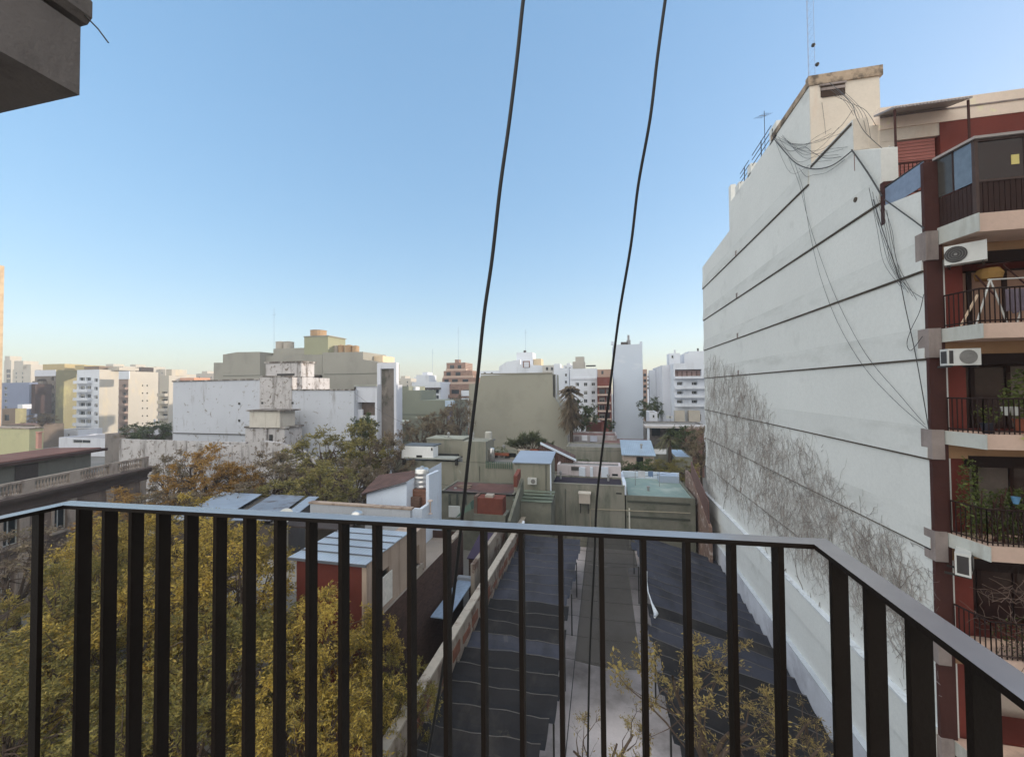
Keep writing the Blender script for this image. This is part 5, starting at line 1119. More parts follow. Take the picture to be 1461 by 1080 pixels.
# yellow sided tower
S=rows([(73,77.5)],538,5,11.9,8,('glass','shut'))+rows([(53,66)],541,6,11.9,7,('void',))
h=bpe('yellow_sided_tower','taupe apartment tower whose right side wall is pale yellow','apartment tower',50,80,113,528,100,brn,wallE=yel,S=S,par=.3,depth=.8)
b=BOX[h.name]; MB().box(b[0]+.3,b[0]+9,101.2,101.3,2,b[4]-1).build('recess_back',drk,h); MB().box(b[0]-.05,b[1],99.9,100-.003,b[4]-1.8,b[4]+.3).build('front_parapet',dwh,h)
pbox(h,'roof_hut',61,92,519.5,528.5,103,6,M('hut_ochre',C(190,172,130,.9),.06,.3))
x0=atY(52,560,100)[0]; x1=atY(67,560,100)[0]
for k in range(7): balcony(h,x0,x1,100,Z_(60,548+11.9*k,100),1.1,brn,1.0,'solid')
# white tower
S=rows([(134.5,139.5)],540,5,12,8,('glass','shut'))+rows([(113,121),(122.5,130)],538.5,5.5,12,8,('glass','shut','curt','glass'))
h=bpe('white_balcony_tower','white apartment tower with front balconies and a blank cream side, beside the yellow sided tower','apartment tower',110,142,169.5,527.5,100,whw,wallE=sunw,S=S,par=.3,depth=.5)
x0=atY(110.5,560,100)[0]; x1=atY(130.5,560,100)[0]
for k in range(8): balcony(h,x0,x1,100,Z_(120,547.5+12*k,100),1.2,whw,1.0,'solid')
pbox(h,'roof_hut',107,120,521,528,103,6,M('hut_ochre',())); pbox(h,'roof_room',120,141,522.5,528,101.5,4,M('hut_dark',C(120,104,92),.2,.5)); pbox(h,'roof_parapet',142,170,524,528.5,104,6,sunw)
# second white tower
S=rows([(175,180)],548,6.5,11.4,7,('dark','glass'))
h=bpe('white_dotted_tower','apartment tower with a cream sunlit side dotted by tiny windows','apartment tower',170,183.5,226,530,128,M('tower_rose_front',C(150,128,118,1.0),.1,.3),wallE=sunw,S=S,E=rows([(202.5,204.3),(209,211)],549,2.2,10.8,6,('dark',)),par=.3,depth=.5)
x0=atY(170.5,560,128)[0]; x1=atY(183,560,128)[0]
for k in range(7): balcony(h,x0,x1,128,Z_(177,556+11.4*k,128),1.2,M('tower_rose_front',()),1.0,'solid')
pbox(h,'roof_hut',193,201,524,530.5,133,5,dk); pbox(h,'front_parapet',169,184,528,541,127.6,.39,whw); pbox(h,'pipe',219,222,598,606,129,.2,dwh)
h=bpe('narrow_balcony_tower','narrow cream tower with stacked balconies left of the stained white wall','apartment tower',228,241,247.5,536,104,sunw,wallE=sunw,S=rows([(231,239)],559,6,10.5,4,('dark',)),par=.3,depth=.5)
x0=atY(229,560,104)[0]; x1=atY(240,560,104)[0]
for k in range(5): balcony(h,x0,x1,104,Z_(234,565.5+10.5*k,104),1.1,sunw,1.0,'solid')
pbox(h,'roof_peak',237,245,527,536.5,106,5,sunw)
h=bpe('blue_grey_block','plain blue-grey block left of the yellow sided tower','apartment block',2,42,48,546,92,M('block_blue_grey',C(124,132,156,1.05),.06,.2),S=rows([(6,10)],552,4,9,4,('glass',)),par=.3); pbox(h,'brown_flank',42.2,50,548,590,92.5,4,drk)
h=bpe('lit_block','cream block with dark balcony stripes at the far left skyline','apartment block',6,16,22,514,165,sunw,S=rows([(9,15)],527,5,7,4,('dark',)),par=.3); pbox(h,'roof_room',7,14,508,514.5,166,5,sunw)
h=bpe('lit_block_low','lower cream block with pairs of small windows beside the blue-grey block','apartment block',18,44,51,527,150,sunw,S=rows([(22,24),(31,33)],531,3,6,3,('glass',)),par=.3); pbox(h,'roof_room',20,33,515,527.5,152,6,sunw); pbox(h,'roof_room',36,44,520,527.5,153,6,sunw)
h=bpe('small_lit_house','small house with a pale yellow sunlit side at the left below the blue-grey block','house',3,22,38,583,84,M('house_brown',C(120,104,90),.15,.5),wallE=yel,par=.2,S=[(6,13,592,600,'dark')]); pbox(h,'water_tank',25,32,577,583.5,86,2,dwh)
bpx('white_flat_house','small white flat roofed house at the foot of the white balcony tower','house',82,111,613,88,6,dwh,None,S=[(86,90,619,623),(96,99,619,622)],par=.2)
bpx('white_low_strip','long low white building with dark window band behind the red-brown roof','building',84,168,625,72,8,dwh,M('roof_lightgrey',()),S=[(104,129,618.5+9,623+9,'glass')],par=.2)
bpx('grey_shed_row','row of grey sheds with brown roof between the yellow house and the taupe tower','shed',2,50,606,78,6,M('shed_brown_grey',C(108,96,86),.2,.5),M('brown_roof',()),par=.1)
# blocks on the horizon behind the left towers
hz=[(140,176,523,190,'long cream block on the skyline behind the white balcony tower'),(178,204,523.5,210,'cream block with a roof hut on the skyline behind the dotted tower'),(204,236,527,220,'cream block at the skyline right of the dotted tower roof'),(246,258,534,260,'small cream block on the horizon left of the stepped building'),(280,306,533,250,'cream block on the horizon touching the stepped building'),(566,586,540,200,'cream stepped block on the horizon right of the mirror tower')]
for i,(l,r,t,Y,lab) in enumerate(hz):
    h=bpx('skyline_block',lab,'apartment block',l,r,t,Y,14,sunw,None,S=rows([(l+3,l+5),(r-6,r-4)],t+4,2.5,5,3),par=.3,group='pale blocks along the skyline')
    pbox(h,'roof_room',l+(r-l)*.3,l+(r-l)*.6,t-3.5,t+.5,Y+3,6,sunw)
bpx('skyline_block','orange block on the horizon behind the stained white wall','apartment block',256,277,539,230,12,M('orange_plaster',C(214,150,112,.95),.08,.3),par=.3,group='pale blocks along the skyline')
bpx('skyline_block','widest low cream block along the horizon left of the stepped building','apartment block',228,300,541,300,14,sunw,par=.3,group='pale blocks along the skyline')
# white terraced block behind the green block
h=bpx('white_terraced_block','white terraced block with cluttered dark balconies behind the green block','apartment block',588,628,545,120,9,whw,None,S=rows([(602,609),(611,617),(619,626)],556,5,8,5,('dark','glass')),par=.3); pbox(h,'roof_room',594,612,535,545.5,122,6,whw); pbox(h,'roof_room',603,610,531,535,124,4,dwh); pbox(h,'terrace_clutter',600,628,553,556,119,.8,dk)
# red brick tower with stepped top
rb=Mbrick('red_brick_tower',C(150,122,108,1.05),C(128,100,88,1.0),C(170,150,138,1.05),'Y',.5,.5,.16); pkc=M('tower_pink_concrete',C(190,168,154,1.0),.08,.3)
h=bpx('red_brick_tower','red brick tower with stepped terraces and pale balconies on the centre skyline','apartment tower',629,681,548,128,12,rb,None,S=rows([(632,640),(644,655),(660,670)],556,6,11.2,5,('glass','dark','curt')),par=.3)
for l,r,t,b_,dz in ((631,680,539,548.3,2),(633,674,529,539.3,4),(637,664,517.5,529.3,6)): pbox(h,'upper_storey',l,r,t,b_,128+dz,8,rb); pbox(h,'terrace_band',l-1,r+1,b_-3.2,b_-.4,128+dz-1.2,1.19,pkc)
for l,r,t,b_,Y in ((634,640,541,546,129.9),(645,653,541,546,129.9),(660,668,541,546,129.9),(637,643,531,536,131.9),(650,657,531,536,131.9),(642,648,521,526,133.9),(653,658,521,526,133.9)): pbox(h,'window',l,r,t,b_,Y,.05,GLASS)
pbox(h,'roof_pier',649,655,513,517.6,136,2,rb)
x0=X_(629,560,128);x1=X_(656,560,128)
for k in range(5): balcony(h,x0,x1,128,Z_(643,567.5+11.2*k,128),1.3,pkc if k%2 else rb,1.0,'solid'); pbox(h,'white_bay',658,671,557+11.2*k,565+11.2*k,127.6,.39,whw)
# white block behind the blank wall
h=thing('white_curved_block','white apartment block with sloping shoulders behind the blank grey-green wall','apartment block',(X_(750,530,125),130,0))
part_poly('wall',[(712,523),(722,516.5),(742,513),(742,520),(790,522),(790,526)],125,10,whw,h)
pbox(h,'roof_room',737,760,503,521,128,6,whw); pbox(h,'roof_room',761,772,512,522,129,5,M('room_tan',C(200,180,150,1.0),.06,.4)); pbox(h,'framed_opening',746,756,515,524.5,124.9,.09,M('opening_brown',C(120,84,70),.2,.6)); pbox(h,'opening_wall',747.5,754.5,516.5,524,124.8,.09,dwh); pbox(h,'low_wing',774,800,521,540,123,8,M('wing_pale',C(190,186,180,1.05),.06,.3)); pbox(h,'chimney',747,750,500,503.3,129,1,dk)
for l in (779,786): pbox(h,'window',l,l+3,524,528,122.9,.09,GLASS)
bpx('skyline_block','pale row of roofs on the skyline between the red tower and the white curved block','apartment block',684,712,529,210,12,whw,S=rows([(690,693),(700,703)],531,3,5,1),par=.3,group='pale blocks along the skyline')
# apartments right of the blank wall
h=bpx('white_slab_block','plain white slab with small windows right behind the blank wall','apartment block',790,812,525,118,10,whw,S=rows([(806,809)],533,4,10,6),par=.3)
for l in (784,): pbox(h,'roof_room',790,799,519,525.5,120,5,whw)
S=rows([(844,849)],546,4.5,11.8,5)+rows([(821,826),(833,838)],546,5,11.8,5,('glass','shut','curt'))
h=bpx('white_window_block','white apartment block with a tall roof room behind the palm','apartment block',813,851.5,526,112,11,whw,None,S=S,par=.3,depth=.4); pbox(h,'roof_room',817,834,516,526.3,115,6,M('room_stone',C(176,170,162,1.0),.08,.4)); pbox(h,'roof_hut',821,833,509,516.3,116,4,M('room_stone',())); pbox(h,'roof_rail',836,850,521,523,114,.2,DARKIRON); pbox(h,'front_band',814,851,539,541.5,111.8,.19,dwh)
h=bpx('red_balcony_block','red apartment block with pale balcony lines left of the white tower','apartment block',852,872,538,108,10,M('red_block_wall',C(120,68,58,1.0),.1,.4),None,S=rows([(855,863),(865,870)],555,7,11.6,4,('shut','glass','dark')),par=.2,depth=.8)
x0=X_(852.3,560,108);x1=X_(871.5,560,108)
for k in range(5): balcony(h,x0,x1,108,Z_(862,553+11.5*k,108),1.1,pkc,.45,'solid')
bpx('tan_roof_block','tan block rising behind the red balcony block','apartment block',852,872,527,135,8,M('tan_block',C(176,146,128,1.0),.08,.3),S=rows([(858,861)],529,5,9,1,('dark',)),par=.3)
# the white tower
tw=M('blank_tower_white',C(184,192,204,1.15),.04,.12,.85,stain=C(200,204,210,1.2),samt=(.6,.75),sscale=(.12,.12,.3))
h=bpx('white_tower','tall slim blank white tower rising above the skyline right of centre','tower',875,916.5,491.5,110,12,tw,par=.4)
b=BOX[h.name]
for px in (873.5,914.5): pbox(h,'corner_pier',px-1.5,px+2,487.5,492,110.3,1,tw)
mb=MB(); x=X_(897,490,114); z=b[4]; mb.box(x-.5,x+.5,114,115,z,z+2); mb.tube([(x,114.5,z+2),(x,114.5,z+3.4)],.3,8); mb.build('roof_vent',M('vent_grey',C(130,130,134)),h); pbox(h,'roof_clutter',886,896,488,492,113,1.5,dk)
bpx('sliver_block','pale sliver of a block with brown balconies right of the white tower','apartment block',917,923,527,140,10,M('tan_block',()),S=rows([(918,922)],533,4,8,6,('dark',)),par=.3)
# right white apartments
x0c=X_(961,530,95)
S=rows([(966,974),(987,995)],545,4.5,12.9,3,('shut','glass','shutlow'))+[(963,1001,527,538,'void')]+[(990,1000,591,600,'dark')]
h=bpx('white_apartment_block','white apartment block with wide balconies and a blank side beside the tall wall','apartment block',961,1012,518,95,16,whw,None,S=S,par=.5,depth=1.2)
b=BOX[h.name]; MB().box(b[0]+.3,b[1]-.3,96.3,96.35,b[4]-5,b[4]-1).build('room_back',M('room_rose',C(150,128,122),.2,.4),h)
for k in range(8): MB().box(b[0]+.8+k*1.0,b[0]+1.1+k*1.0,96.2,96.3-.003,b[4]-4.5,b[4]-1.3).build('shutter',M('shutter_wood',C(110,90,84),.2,1),h)
for y_ in (539.5,554,566.5,579): balcony(h,b[0]+.1,b[1],95,Z_(980,y_+1,95),1.0,whw,.55,'solid')
for l,r in ((963,977),(983,999)): pbox(h,'ground_room',l,r,586,602,93.5,1.4,M('room_cream',C(186,178,166,1.0),.1,.5))
h=bpe('blank_white_block','blank stepped white party walls left of the white apartment block','apartment block',926.5,944,944,528,112,whw,par=.3); 
h2=bpx('blank_white_block','taller blank white slab adjoining the white apartment block','apartment block',944.5,960.5,521,100,18,dwh,par=.3)
h=bpx('roof_tower','pale roof tower with slender pipes above the white apartment block','roof tower',955,970,504,122,5,whw,par=.3,S=[(958,961,507,511)]); pbox(h,'pipe',962,964,499,504,123,.5,dwh)
h=bpx('white_round_block','white block with rounded roof at the right skyline next to the tall wall','apartment block',976,1006,504,125,10,whw,par=.3,E=()); pbox(h,'roof_step',982,1006,501,504.3,126,8,whw); pbox(h,'roof_pipe',995,997,497,501,127,.5,dk)
# unseen blocks added behind the tall building, shading the middle distance from low sun
bld('rear_sun_block','unseen shading block added behind the tall white walled building','apartment block',34,50,46,80,26,whw); bld('rear_sun_block','second unseen shading block added further behind the tall white walled building','apartment block',40,58,84,125,27,sunw)
for i,(l,r,t,Y,lab) in enumerate(((804,822,521,165,'pale block on the skyline just left of the tall roof room behind the palm'),(836,856,531,175,'low pale block behind the roof rail on the skyline'),(916,930,533,190,'low pale block on the skyline between the white tower and the blank white slabs'),(586,606,541,240,'tiny pale block on the horizon left of the white terraced block'),(676,700,533,260,'faint pale block right behind the red brick tower'),(766,792,527,230,'pale block on the skyline over the right end of the blank wall'))):
    h=bpx('skyline_block',lab,'apartment block',l,r,t,Y,12,whw,None,S=rows([(l+2.5,l+5),(l+7.5,l+10)],t+3,2.6,5.5,4,('glass','shut','dark')),par=.3,group='pale blocks along the skyline'); pbox(h,'roof_room',l+(r-l)*.25,l+(r-l)*.55,t-3,t+.5,Y+3,5,whw)
# slender aerials on the skyline
for i,(px,t,b_,Y,lab) in enumerate(((391,440,500,77,'tallest slender aerial, on the stepped building'),(617,498,535,130,'slender aerial left of the red brick tower'),(654,467,516,134,'slender aerial on top of the red brick tower'),(750,470,503,130,'slender aerial on the white curved block'),(254,500,536,262,'faint aerial above the stained white wall'))):
    a=atY(px,t,Y); c=atY(px,b_,Y); mb=MB(); mb.tube([(c[0],Y,c[2]),(a[0],Y,a[2])],.05,4); mb.tube([(c[0]-.5,Y,c[2]+(a[2]-c[2])*.85),(c[0]+.5,Y,c[2]+(a[2]-c[2])*.85)],.04,3); tag(mb.build('roof_aerial',M('mast_grey',()),origin=c),lab,'aerial','slender aerials on the skyline')
bld('side_sun_block','unseen block added right of the balcony to stop the low sun','apartment block',13,26,-12,13.0,31,M('sun_block_plaster',C(200,196,190,1.1),.06,.3))  # out-of-view block added to keep the sun off the balcony
# ================================================================ trees and plants
bark=M('bark_grey_brown',C(84,72,64,.9),.25,4,.95,bump=.5)
twigm=M('twig_brown',C(92,78,68,.9),.25,3,.95,bump=0)
LY=Mleaf('leaf_autumn_yellow',[C(46,44,28,1),C(78,70,38,1.1),C(110,94,46,1.2),C(130,112,52,1.2),C(116,90,48,1.1)],.35)
LG=Mleaf('leaf_autumn_olive',[C(50,48,32,1.0),C(76,72,40,1.1),C(102,92,48,1.15),C(124,104,54,1.15)],.35)
LO=Mleaf('leaf_orange',[C(84,64,38,.9),C(112,84,44,.95),C(126,100,54,.9),C(100,80,46,.85)],.35)
LM=Mleaf('leaf_olive_grey',[C(58,54,40,.95),C(80,76,48,1.05),C(104,97,56,1.05),C(112,94,56,1.05)],.25)
LB=Mleaf('leaf_brown_grey',[C(66,57,50,.9),C(88,76,64,.95),C(100,90,72,.95),C(80,76,50,.9)],.25)
LD=Mleaf('leaf_dark_green',[C(34,40,26,.9),C(50,58,34,1.0),C(72,78,46,1.0)],.2)
LT=Mleaf('leaf_dry_tan',[C(66,58,42,.9),C(92,80,54,.95),C(116,102,62,1.0),C(88,84,48,.95)],.3)
def crown_mesh(seed,leaf,nclump,twigs,leaves,lsize,R_=2.6,RZ=2.4,bare=0.0,lw=.3):
    rr=random.Random(seed); V=[];Fq=[];Mi=[]
    mb=MB(); ends=[]
    root=Vector((0,0,-RZ*.95))
    for k in range(6):
        a=2*math.pi*(k+rr.random()*.7)/6; e=Vector((math.cos(a)*R_*rr.uniform(.35,.6),math.sin(a)*R_*rr.uniform(.35,.6),rr.uniform(-.25,.45)*RZ)); ends.append(e)
        mid=root.lerp(e,.5)+Vector((rr.gauss(0,.15),rr.gauss(0,.15),.25)); mb.tube(smooth([root,mid,e],4),[.11-.008*i for i in range(9)],6,0,cap=False)
    cl=[]
    lob=[(rr.uniform(0,6.28),rr.uniform(.75,1.15)) for _ in range(7)]
    while len(cl)<nclump:
        p=Vector((rr.uniform(-1,1),rr.uniform(-1,1),rr.uniform(-.9,1)))
        L=p.length
        if L>1 or (L<.45 and rr.random()<.75): continue
        a=math.atan2(p.y,p.x); s=1+.16*math.sin(3*a+seed)+.12*math.sin(5*a+2*seed+2*p.z)
        cl.append(Vector((p.x*R_*s,p.y*R_*s,p.z*RZ*(1+.12*math.sin(2*a+seed)))))
    v=[];
    for c in cl:
        e=min(ends,key=lambda q:(q-c).length); st=root.lerp(e,rr.uniform(.55,1))
        mid=st.lerp(c,.5)+Vector((rr.gauss(0,.12),rr.gauss(0,.12),rr.uniform(0,.3)))
        mb.tube([st,mid,c],[.035,.022,.01],4,0,cap=False)
        cr=rr.uniform(.45,.85); isbare=rr.random()<bare
        out=Vector((c.x/R_,c.y/R_,c.z/RZ+.35)).normalized()
        for t in range(twigs):
            d=(Vector((rr.gauss(0,1),rr.gauss(0,1),rr.gauss(.1,.7))).normalized()+out*.7).normalized(); L=cr*rr.uniform(.6,1.25)
            tip=c+d*L+Vector((0,0,-.12*L)); midp=c+d*L*.5+Vector((0,0,.05))
            mb.tube([c,midp,tip],[.008,.006,.003],3,0,cap=False)
            nl=int(leaves*(.12 if isbare else 1))
            for q in range(nl):
                f=rr.uniform(.15,1.05); p=(c.lerp(midp,f*2) if f<.5 else midp.lerp(tip,f*2-1))+Vector((rr.gauss(0,.05),rr.gauss(0,.05),rr.gauss(0,.05)))
                ld=(d*.6+Vector((rr.gauss(0,.7),rr.gauss(0,.7),rr.gauss(-.25,.5)))).normalized(); s=lsize*rr.uniform(.6,1.35)
                sd_=ld.cross(Vector((rr.gauss(0,1),rr.gauss(0,1),rr.gauss(0,1)))).normalized()*s*lw*.5
                b=p+ld*s; m1=p+ld*s*.45; n=len(mb.v); mb.v+=[p[:],(m1+sd_)[:],b[:],(m1-sd_)[:]]; mb.f.append((n,n+1,n+2,n+3)); mb.m.append(1)
    me=bpy.data.meshes.new('crown'); me.from_pydata([tuple(x) for x in mb.v],[],mb.f); me.materials.append(twigm); me.materials.append(leaf); me.polygons.foreach_set('material_index',mb.m); me.update(); return me
near=[crown_mesh(21+i,m,80,10,26,.14,lw=.34) for i,m in enumerate((LY,LG,LY,LG))]
olive=[crown_mesh(41+i,m,74,10,22,.18,bare=.15,lw=.4) for i,m in enumerate((LM,LB,LM))]
oran=[crown_mesh(61,LO,62,9,18,.17,bare=.12,lw=.4)]
spar=[crown_mesh(71+i,LT,30,8,18,.15,bare=.2,lw=.28) for i in range(2)]
dark=[crown_mesh(81,LD,60,9,13,.24,lw=.5)]
brow=[crown_mesh(91,LB,56,10,14,.19,bare=.4,lw=.36)]
def tree(px,py,zc,R_,RZ,me,label,name='tree',cat='tree',group=None,seed=0,base=None,lean=(0,0),z0=0.0):
    c=atC(px,py,zc); rr=random.Random(int(px*7+py)); bx,by=(c[0]+lean[0],c[1]+lean[1])
    t=thing(name,label,cat,(bx,by,z0),group)
    kx,kz=R_/2.6,RZ/2.4; cb=c[2]-RZ*.92
    if cb>z0+.2:
        pts=smooth([(bx,by,z0),(bx+(c[0]-bx)*.3+rr.gauss(0,.1),by+(c[1]-by)*.3,z0+(cb-z0)*.5),(c[0],c[1],cb+.1)],4); n=len(pts)
        MB().tube(pts,[.17*kx+.05-(.06*kx)*i/n for i in range(n)],9).build('trunk',bark,t,smooth=True)
    o=bpy.data.objects.new('crown',me); COL.objects.link(o); o.parent=t; o.location=Vector(c)-Vector((bx,by,z0)); o.scale=(kx,kx,kz); o.rotation_euler=(0,0,rr.uniform(0,6.28)); return t
G='autumn street trees below the balcony'
tree(55,975,15.5,3.1,2.6,near[1],'olive yellow street tree at the lower left corner beside the old building',group=G)
tree(180,925,16.5,3.0,2.6,near[0],'yellow street tree behind the leftmost bars of the front railing',group=G)
tree(330,845,17.5,2.7,3.0,near[2],'tallest golden street tree, below the blue-grey metal roofs',group=G)
tree(310,985,13.5,2.6,2.4,near[3],'olive street tree in front of the tallest golden one',group=G)
tree(455,955,13.4,2.1,2.2,near[0],'golden tree in front of the red shed wall',group=G)
tree(165,805,22,2.5,2.4,near[2],'golden brown tree between the old building and the metal roofs',group=G)
tree(562,1020,14.6,1.35,1.7,near[1],'small olive tree at the foot of the dark brick wall',group=G)
tree(10,1075,12.0,2.3,2.2,near[3],'yellow green tree cut off by the lower left corner',group=G)
tree(235,1085,11.5,2.4,2.1,near[1],'olive tree at the bottom edge below the left part of the railing',group=G)
tree(430,1085,11.2,2.0,1.9,near[2],'golden tree at the bottom edge below the red shed',group=G)
tree(265,770,21,2.0,2.0,near[0],'small golden tree top just below the metal roof edge',group=G)
tree(530,930,16.2,1.1,1.3,near[0],'slim golden shrub against the corner of the red shed',group=G)
tree(50,905,19.5,2.6,2.2,near[1],'olive tree in front of the ground floor of the old building',group=G)
tree(25,815,21.5,2.2,2.0,brow[0],'bare twiggy tree in front of the old building facade',group=G)
tree(120,870,18,2.2,2.4,near[3],'olive tree between the old building and the yellow trees',group=G)
G2='sparse young trees at the near end of the parking lot'
tree(1010,1010,11.2,1.9,1.9,spar[0],'sparse tan leaved tree overhanging the right canopy',group=G2,lean=(0,-1.2))
tree(865,1085,11.0,1.6,1.3,spar[1],'sparse yellowish tree at the bottom edge over the pale paving',group=G2,lean=(0,-.8))
tree(1135,1060,11.0,1.3,1.2,spar[1],'small sparse tree beside the rough base of the white wall',group=G2,lean=(-.6,-1))
t=thing('bare_branch','single leafy branch reaching over the driveway net','branch',(1.2,11.5,0))
p=[atC(*q) for q in ((985,1075,11),(950,1030,11.3),(920,1000,11.6),(895,980,11.8),(880,960,12))]; mb=MB(); mb.tube([(1.6,10.6,0)]+p,[.05,.035,.028,.022,.015,.008],5)
b0=random.Random(4)
leafcloud(mb,atC(925,940,11.8),(.45,.4,.75),170,.16,b0,m=1); leafcloud(mb,atC(985,960,11.4),(.25,.3,1.1),170,.16,b0,m=1); leafcloud(mb,atC(882,950,12),(.3,.3,.55),70,.15,b0,m=1); mb.build('branch',[twigm,LT],t)
G3='trees along the street in the middle distance'
tree(292,682,34,2.9,2.5,oran[0],'bright orange tree in front of the stained white wall',group=G3)
tree(340,692,35,2.2,1.8,oran[0],'lower orange tree right of the bright orange one',group=G3)
tree(246,690,37,1.9,2.6,brow[0],'almost bare tree left of the orange trees',group=G3)
tree(390,690,38,3.4,2.8,olive[1],'brown grey tree below the stained turret',group=G3)
tree(455,660,44,3.9,3.2,olive[0],'wide olive grey tree in front of the white wall',group=G3)
tree(522,645,47,3.2,3.3,olive[2],'olive tree with yellow patches below the mirror tower',group=G3)
tree(556,662,46,2.4,3.6,olive[1],'brown tree left of the white cabin unit',group=G3)
tree(462,702,33,2.7,2.0,olive[0],'low olive tree left of the tiled roof',group=G3)
tree(395,715,33,2.4,1.6,olive[2],'low olive tree behind the blue-grey metal roofs',group=G3)
tree(505,690,38,2.3,2.2,olive[1],'brown olive tree just left of the tiled roof house',group=G3)
tree(170,738,28,2.3,1.6,oran[0],'rusty orange tree top at the corner of the old building',group=G3)
tree(230,728,30,2.4,1.3,olive[1],'brown tree top right of the old building',group=G3)
tree(330,722,31,2.4,1.5,brow[0],'bare brown tree behind the metal roofs',group=G3)
tree(520,610,50,1.4,1.8,dark[0],'dark tree top overlapping the balcony wing',group=G3)
G4='shrubs and trees among the rear houses'
tree(598,622,58,2.4,2.4,brow[0],'bare brown shrub in front of the canopy kiosk',group=G4)
tree(628,612,60,2.6,2.8,olive[1],'brown shrub left of the entry column',group=G4)
tree(655,600,66,2.3,3.6,brow[0],'rust brown tree between the entry and the blank wall',group=G4)
tree(217,616,74,3.6,1.9,dark[0],'dark rounded evergreen at the foot of the dotted tower',group=G4)
tree(186,620,76,1.8,1.4,brow[0],'small bare shrub left of the dark evergreen',group=G4)
tree(830,592,78,2.8,2.8,dark[0],'dark shrub behind the palm and red house',group=G4)
tree(929,584,96,2.8,2.8,dark[0],'dark tree right of the white tower',group=G4)
tree(975,628,66,2.4,2.4,dark[0],'dark tree beside the pergola house',group=G4)
tree(1000,640,56,2.2,3.0,olive[1],'dull tree squeezed against the far end of the tall white wall',group=G4)
tree(915,670,50,2.2,1.2,dark[0],'low shrub in front of the cottage door',group=G4,name='shrub',cat='shrub')
tree(945,672,50,2.0,1.3,olive[0],'low olive shrub right of the cottage',group=G4,name='shrub',cat='shrub')
tree(972,672,49,1.9,1.3,olive[2],'low shrub right behind the teal terrace',group=G4,name='shrub',cat='shrub')
tree(845,667,54,2.6,.9,dark[0],'low dark hedge in front of the green wall house',group=G4,name='shrub',cat='shrub')
tree(60,600,82,2.2,1.2,brow[0],'bare shrub between the small lit house and the taupe tower',group=G4,name='shrub',cat='shrub')
tree(870,606,80,1.0,1.0,dark[0],'tiny dark shrub at the left foot of the white tower',group=G4,name='shrub',cat='shrub')
# spiky shrub in pots
c=atY(755,640,48)
t=thing('potted_yucca','large spiky shrub in pale and terracotta pots before the blank wall','plant',(c[0],48,c[2]-.4))
mb=MB(); ry=random.Random(8)
for k in range(60):
    base=Vector((c[0]+ry.uniform(-1.3,1.3),48+ry.uniform(-.6,.6),c[2]-.1)); top=base+Vector((ry.gauss(0,.35)+(base.x-c[0])*.9,ry.gauss(0,.3),ry.uniform(.9,2.2)*max(.3,1-((base.x-c[0])/1.7)**2))); mb.tube([base,base.lerp(top,.5)+Vector((0,0,.1)),top],.03,4,0,cap=False)
    for q in range(46):
        d=Vector((ry.gauss(0,1),ry.gauss(0,1),ry.gauss(.55,.6))).normalized(); s=ry.uniform(.35,.6); a=d.cross(Vector((ry.gauss(0,1),ry.gauss(0,1),1))).normalized()*.035; p=base.lerp(top,ry.uniform(.55,1)); mb.quad(tuple(p-a),tuple(p+a),tuple(p+d*s*.7+a),tuple(p+d*s),1)
mb.build('foliage',[twigm,Mleaf('yucca_leaf',[C(40,44,32,.8),C(62,66,46,.8),C(84,86,60,.85)],.15)],t)
for px,mt in ((745,M('pot_pale',C(186,174,160))),(763,M('pot_terracotta',C(140,84,64)))): MB().lathe((X_(px,640,47.6),47.6,c[2]-1.0),[(.4,0),(.55,.85),(.6,.88),(.6,1.0),(.5,1.0)],16).build('pot',mt,t)
MB().box(c[0]-2.2,c[0]+2.4,47,50,0,c[2]-1.0).build('terrace_block',grn,t)
# palms
def palm(px,py,zc,label,frond,nf,L,droop,z0=0.0,skirt=0,skh=2.5,lwid=.03):
    c=Vector(atC(px,py,zc)); t=thing('palm_tree',label,'palm',(c.x,c.y,z0)); rr=random.Random(int(px))
    MB().tube(smooth([(c.x+.2,c.y,z0),(c.x+.1,c.y,(z0+c.z)/2),c],4),[.34-.015*i for i in range(9)],9).build('trunk',bark,t,smooth=True)
    mb=MB()
    for k in range(nf+skirt):
        a=rr.uniform(0,6.28); el=rr.uniform(-.2,1.3) if k<nf else rr.uniform(-1.3,-.1); LL=L*rr.uniform(.75,1.1)*(1 if k<nf else .9); d=Vector((math.cos(a)*math.cos(el),math.sin(a)*math.cos(el),math.sin(el))); st=c if k<nf else c-Vector((0,0,rr.uniform(0,skh)))
        P=[st+d*LL*f+Vector((0,0,-droop*LL*f*f)) for f in (0,.25,.5,.75,1)]; mb.tube(P,[.035,.03,.02,.014,.006],4,0,cap=False)
        for q in range(34):
            f=rr.uniform(.2,1)*4; i=min(3,int(f)); p=P[i].lerp(P[i+1],f-i); dd=(P[i+1]-P[i]).normalized(); s_=dd.cross(Vector((0,0,1))).normalized()*rr.choice((-1,1)); w_=(dd*.7+s_*.8+Vector((0,0,-.5))).normalized(); ll=L*.26*rr.uniform(.7,1.2); b=dd.cross(w_).normalized()*lwid+dd*lwid; mb.quad(tuple(p-b),tuple(p+b),tuple(p+w_*ll*.7+b*.6),tuple(p+w_*ll),1)
    mb.build('crown',[twigm,frond],t); return t
palm(814,560,68,'big shaggy palm with a skirt of dead grey-brown fronds beside the blank wall',Mleaf('palm_dead_frond',[C(62,54,46,.9),C(84,74,62,.9),C(100,88,72,.9),C(72,70,52,.9)],.1),64,2.2,.45,skirt=190,skh=4.4,lwid=.05)
palm(955,628,56,'small dark palm between the cottage and the tall white wall',Mleaf('palm_green_frond',[C(44,46,34,1.0),C(70,70,50,1.0),C(96,92,66,1.0)],.15),24,2.2,.55)
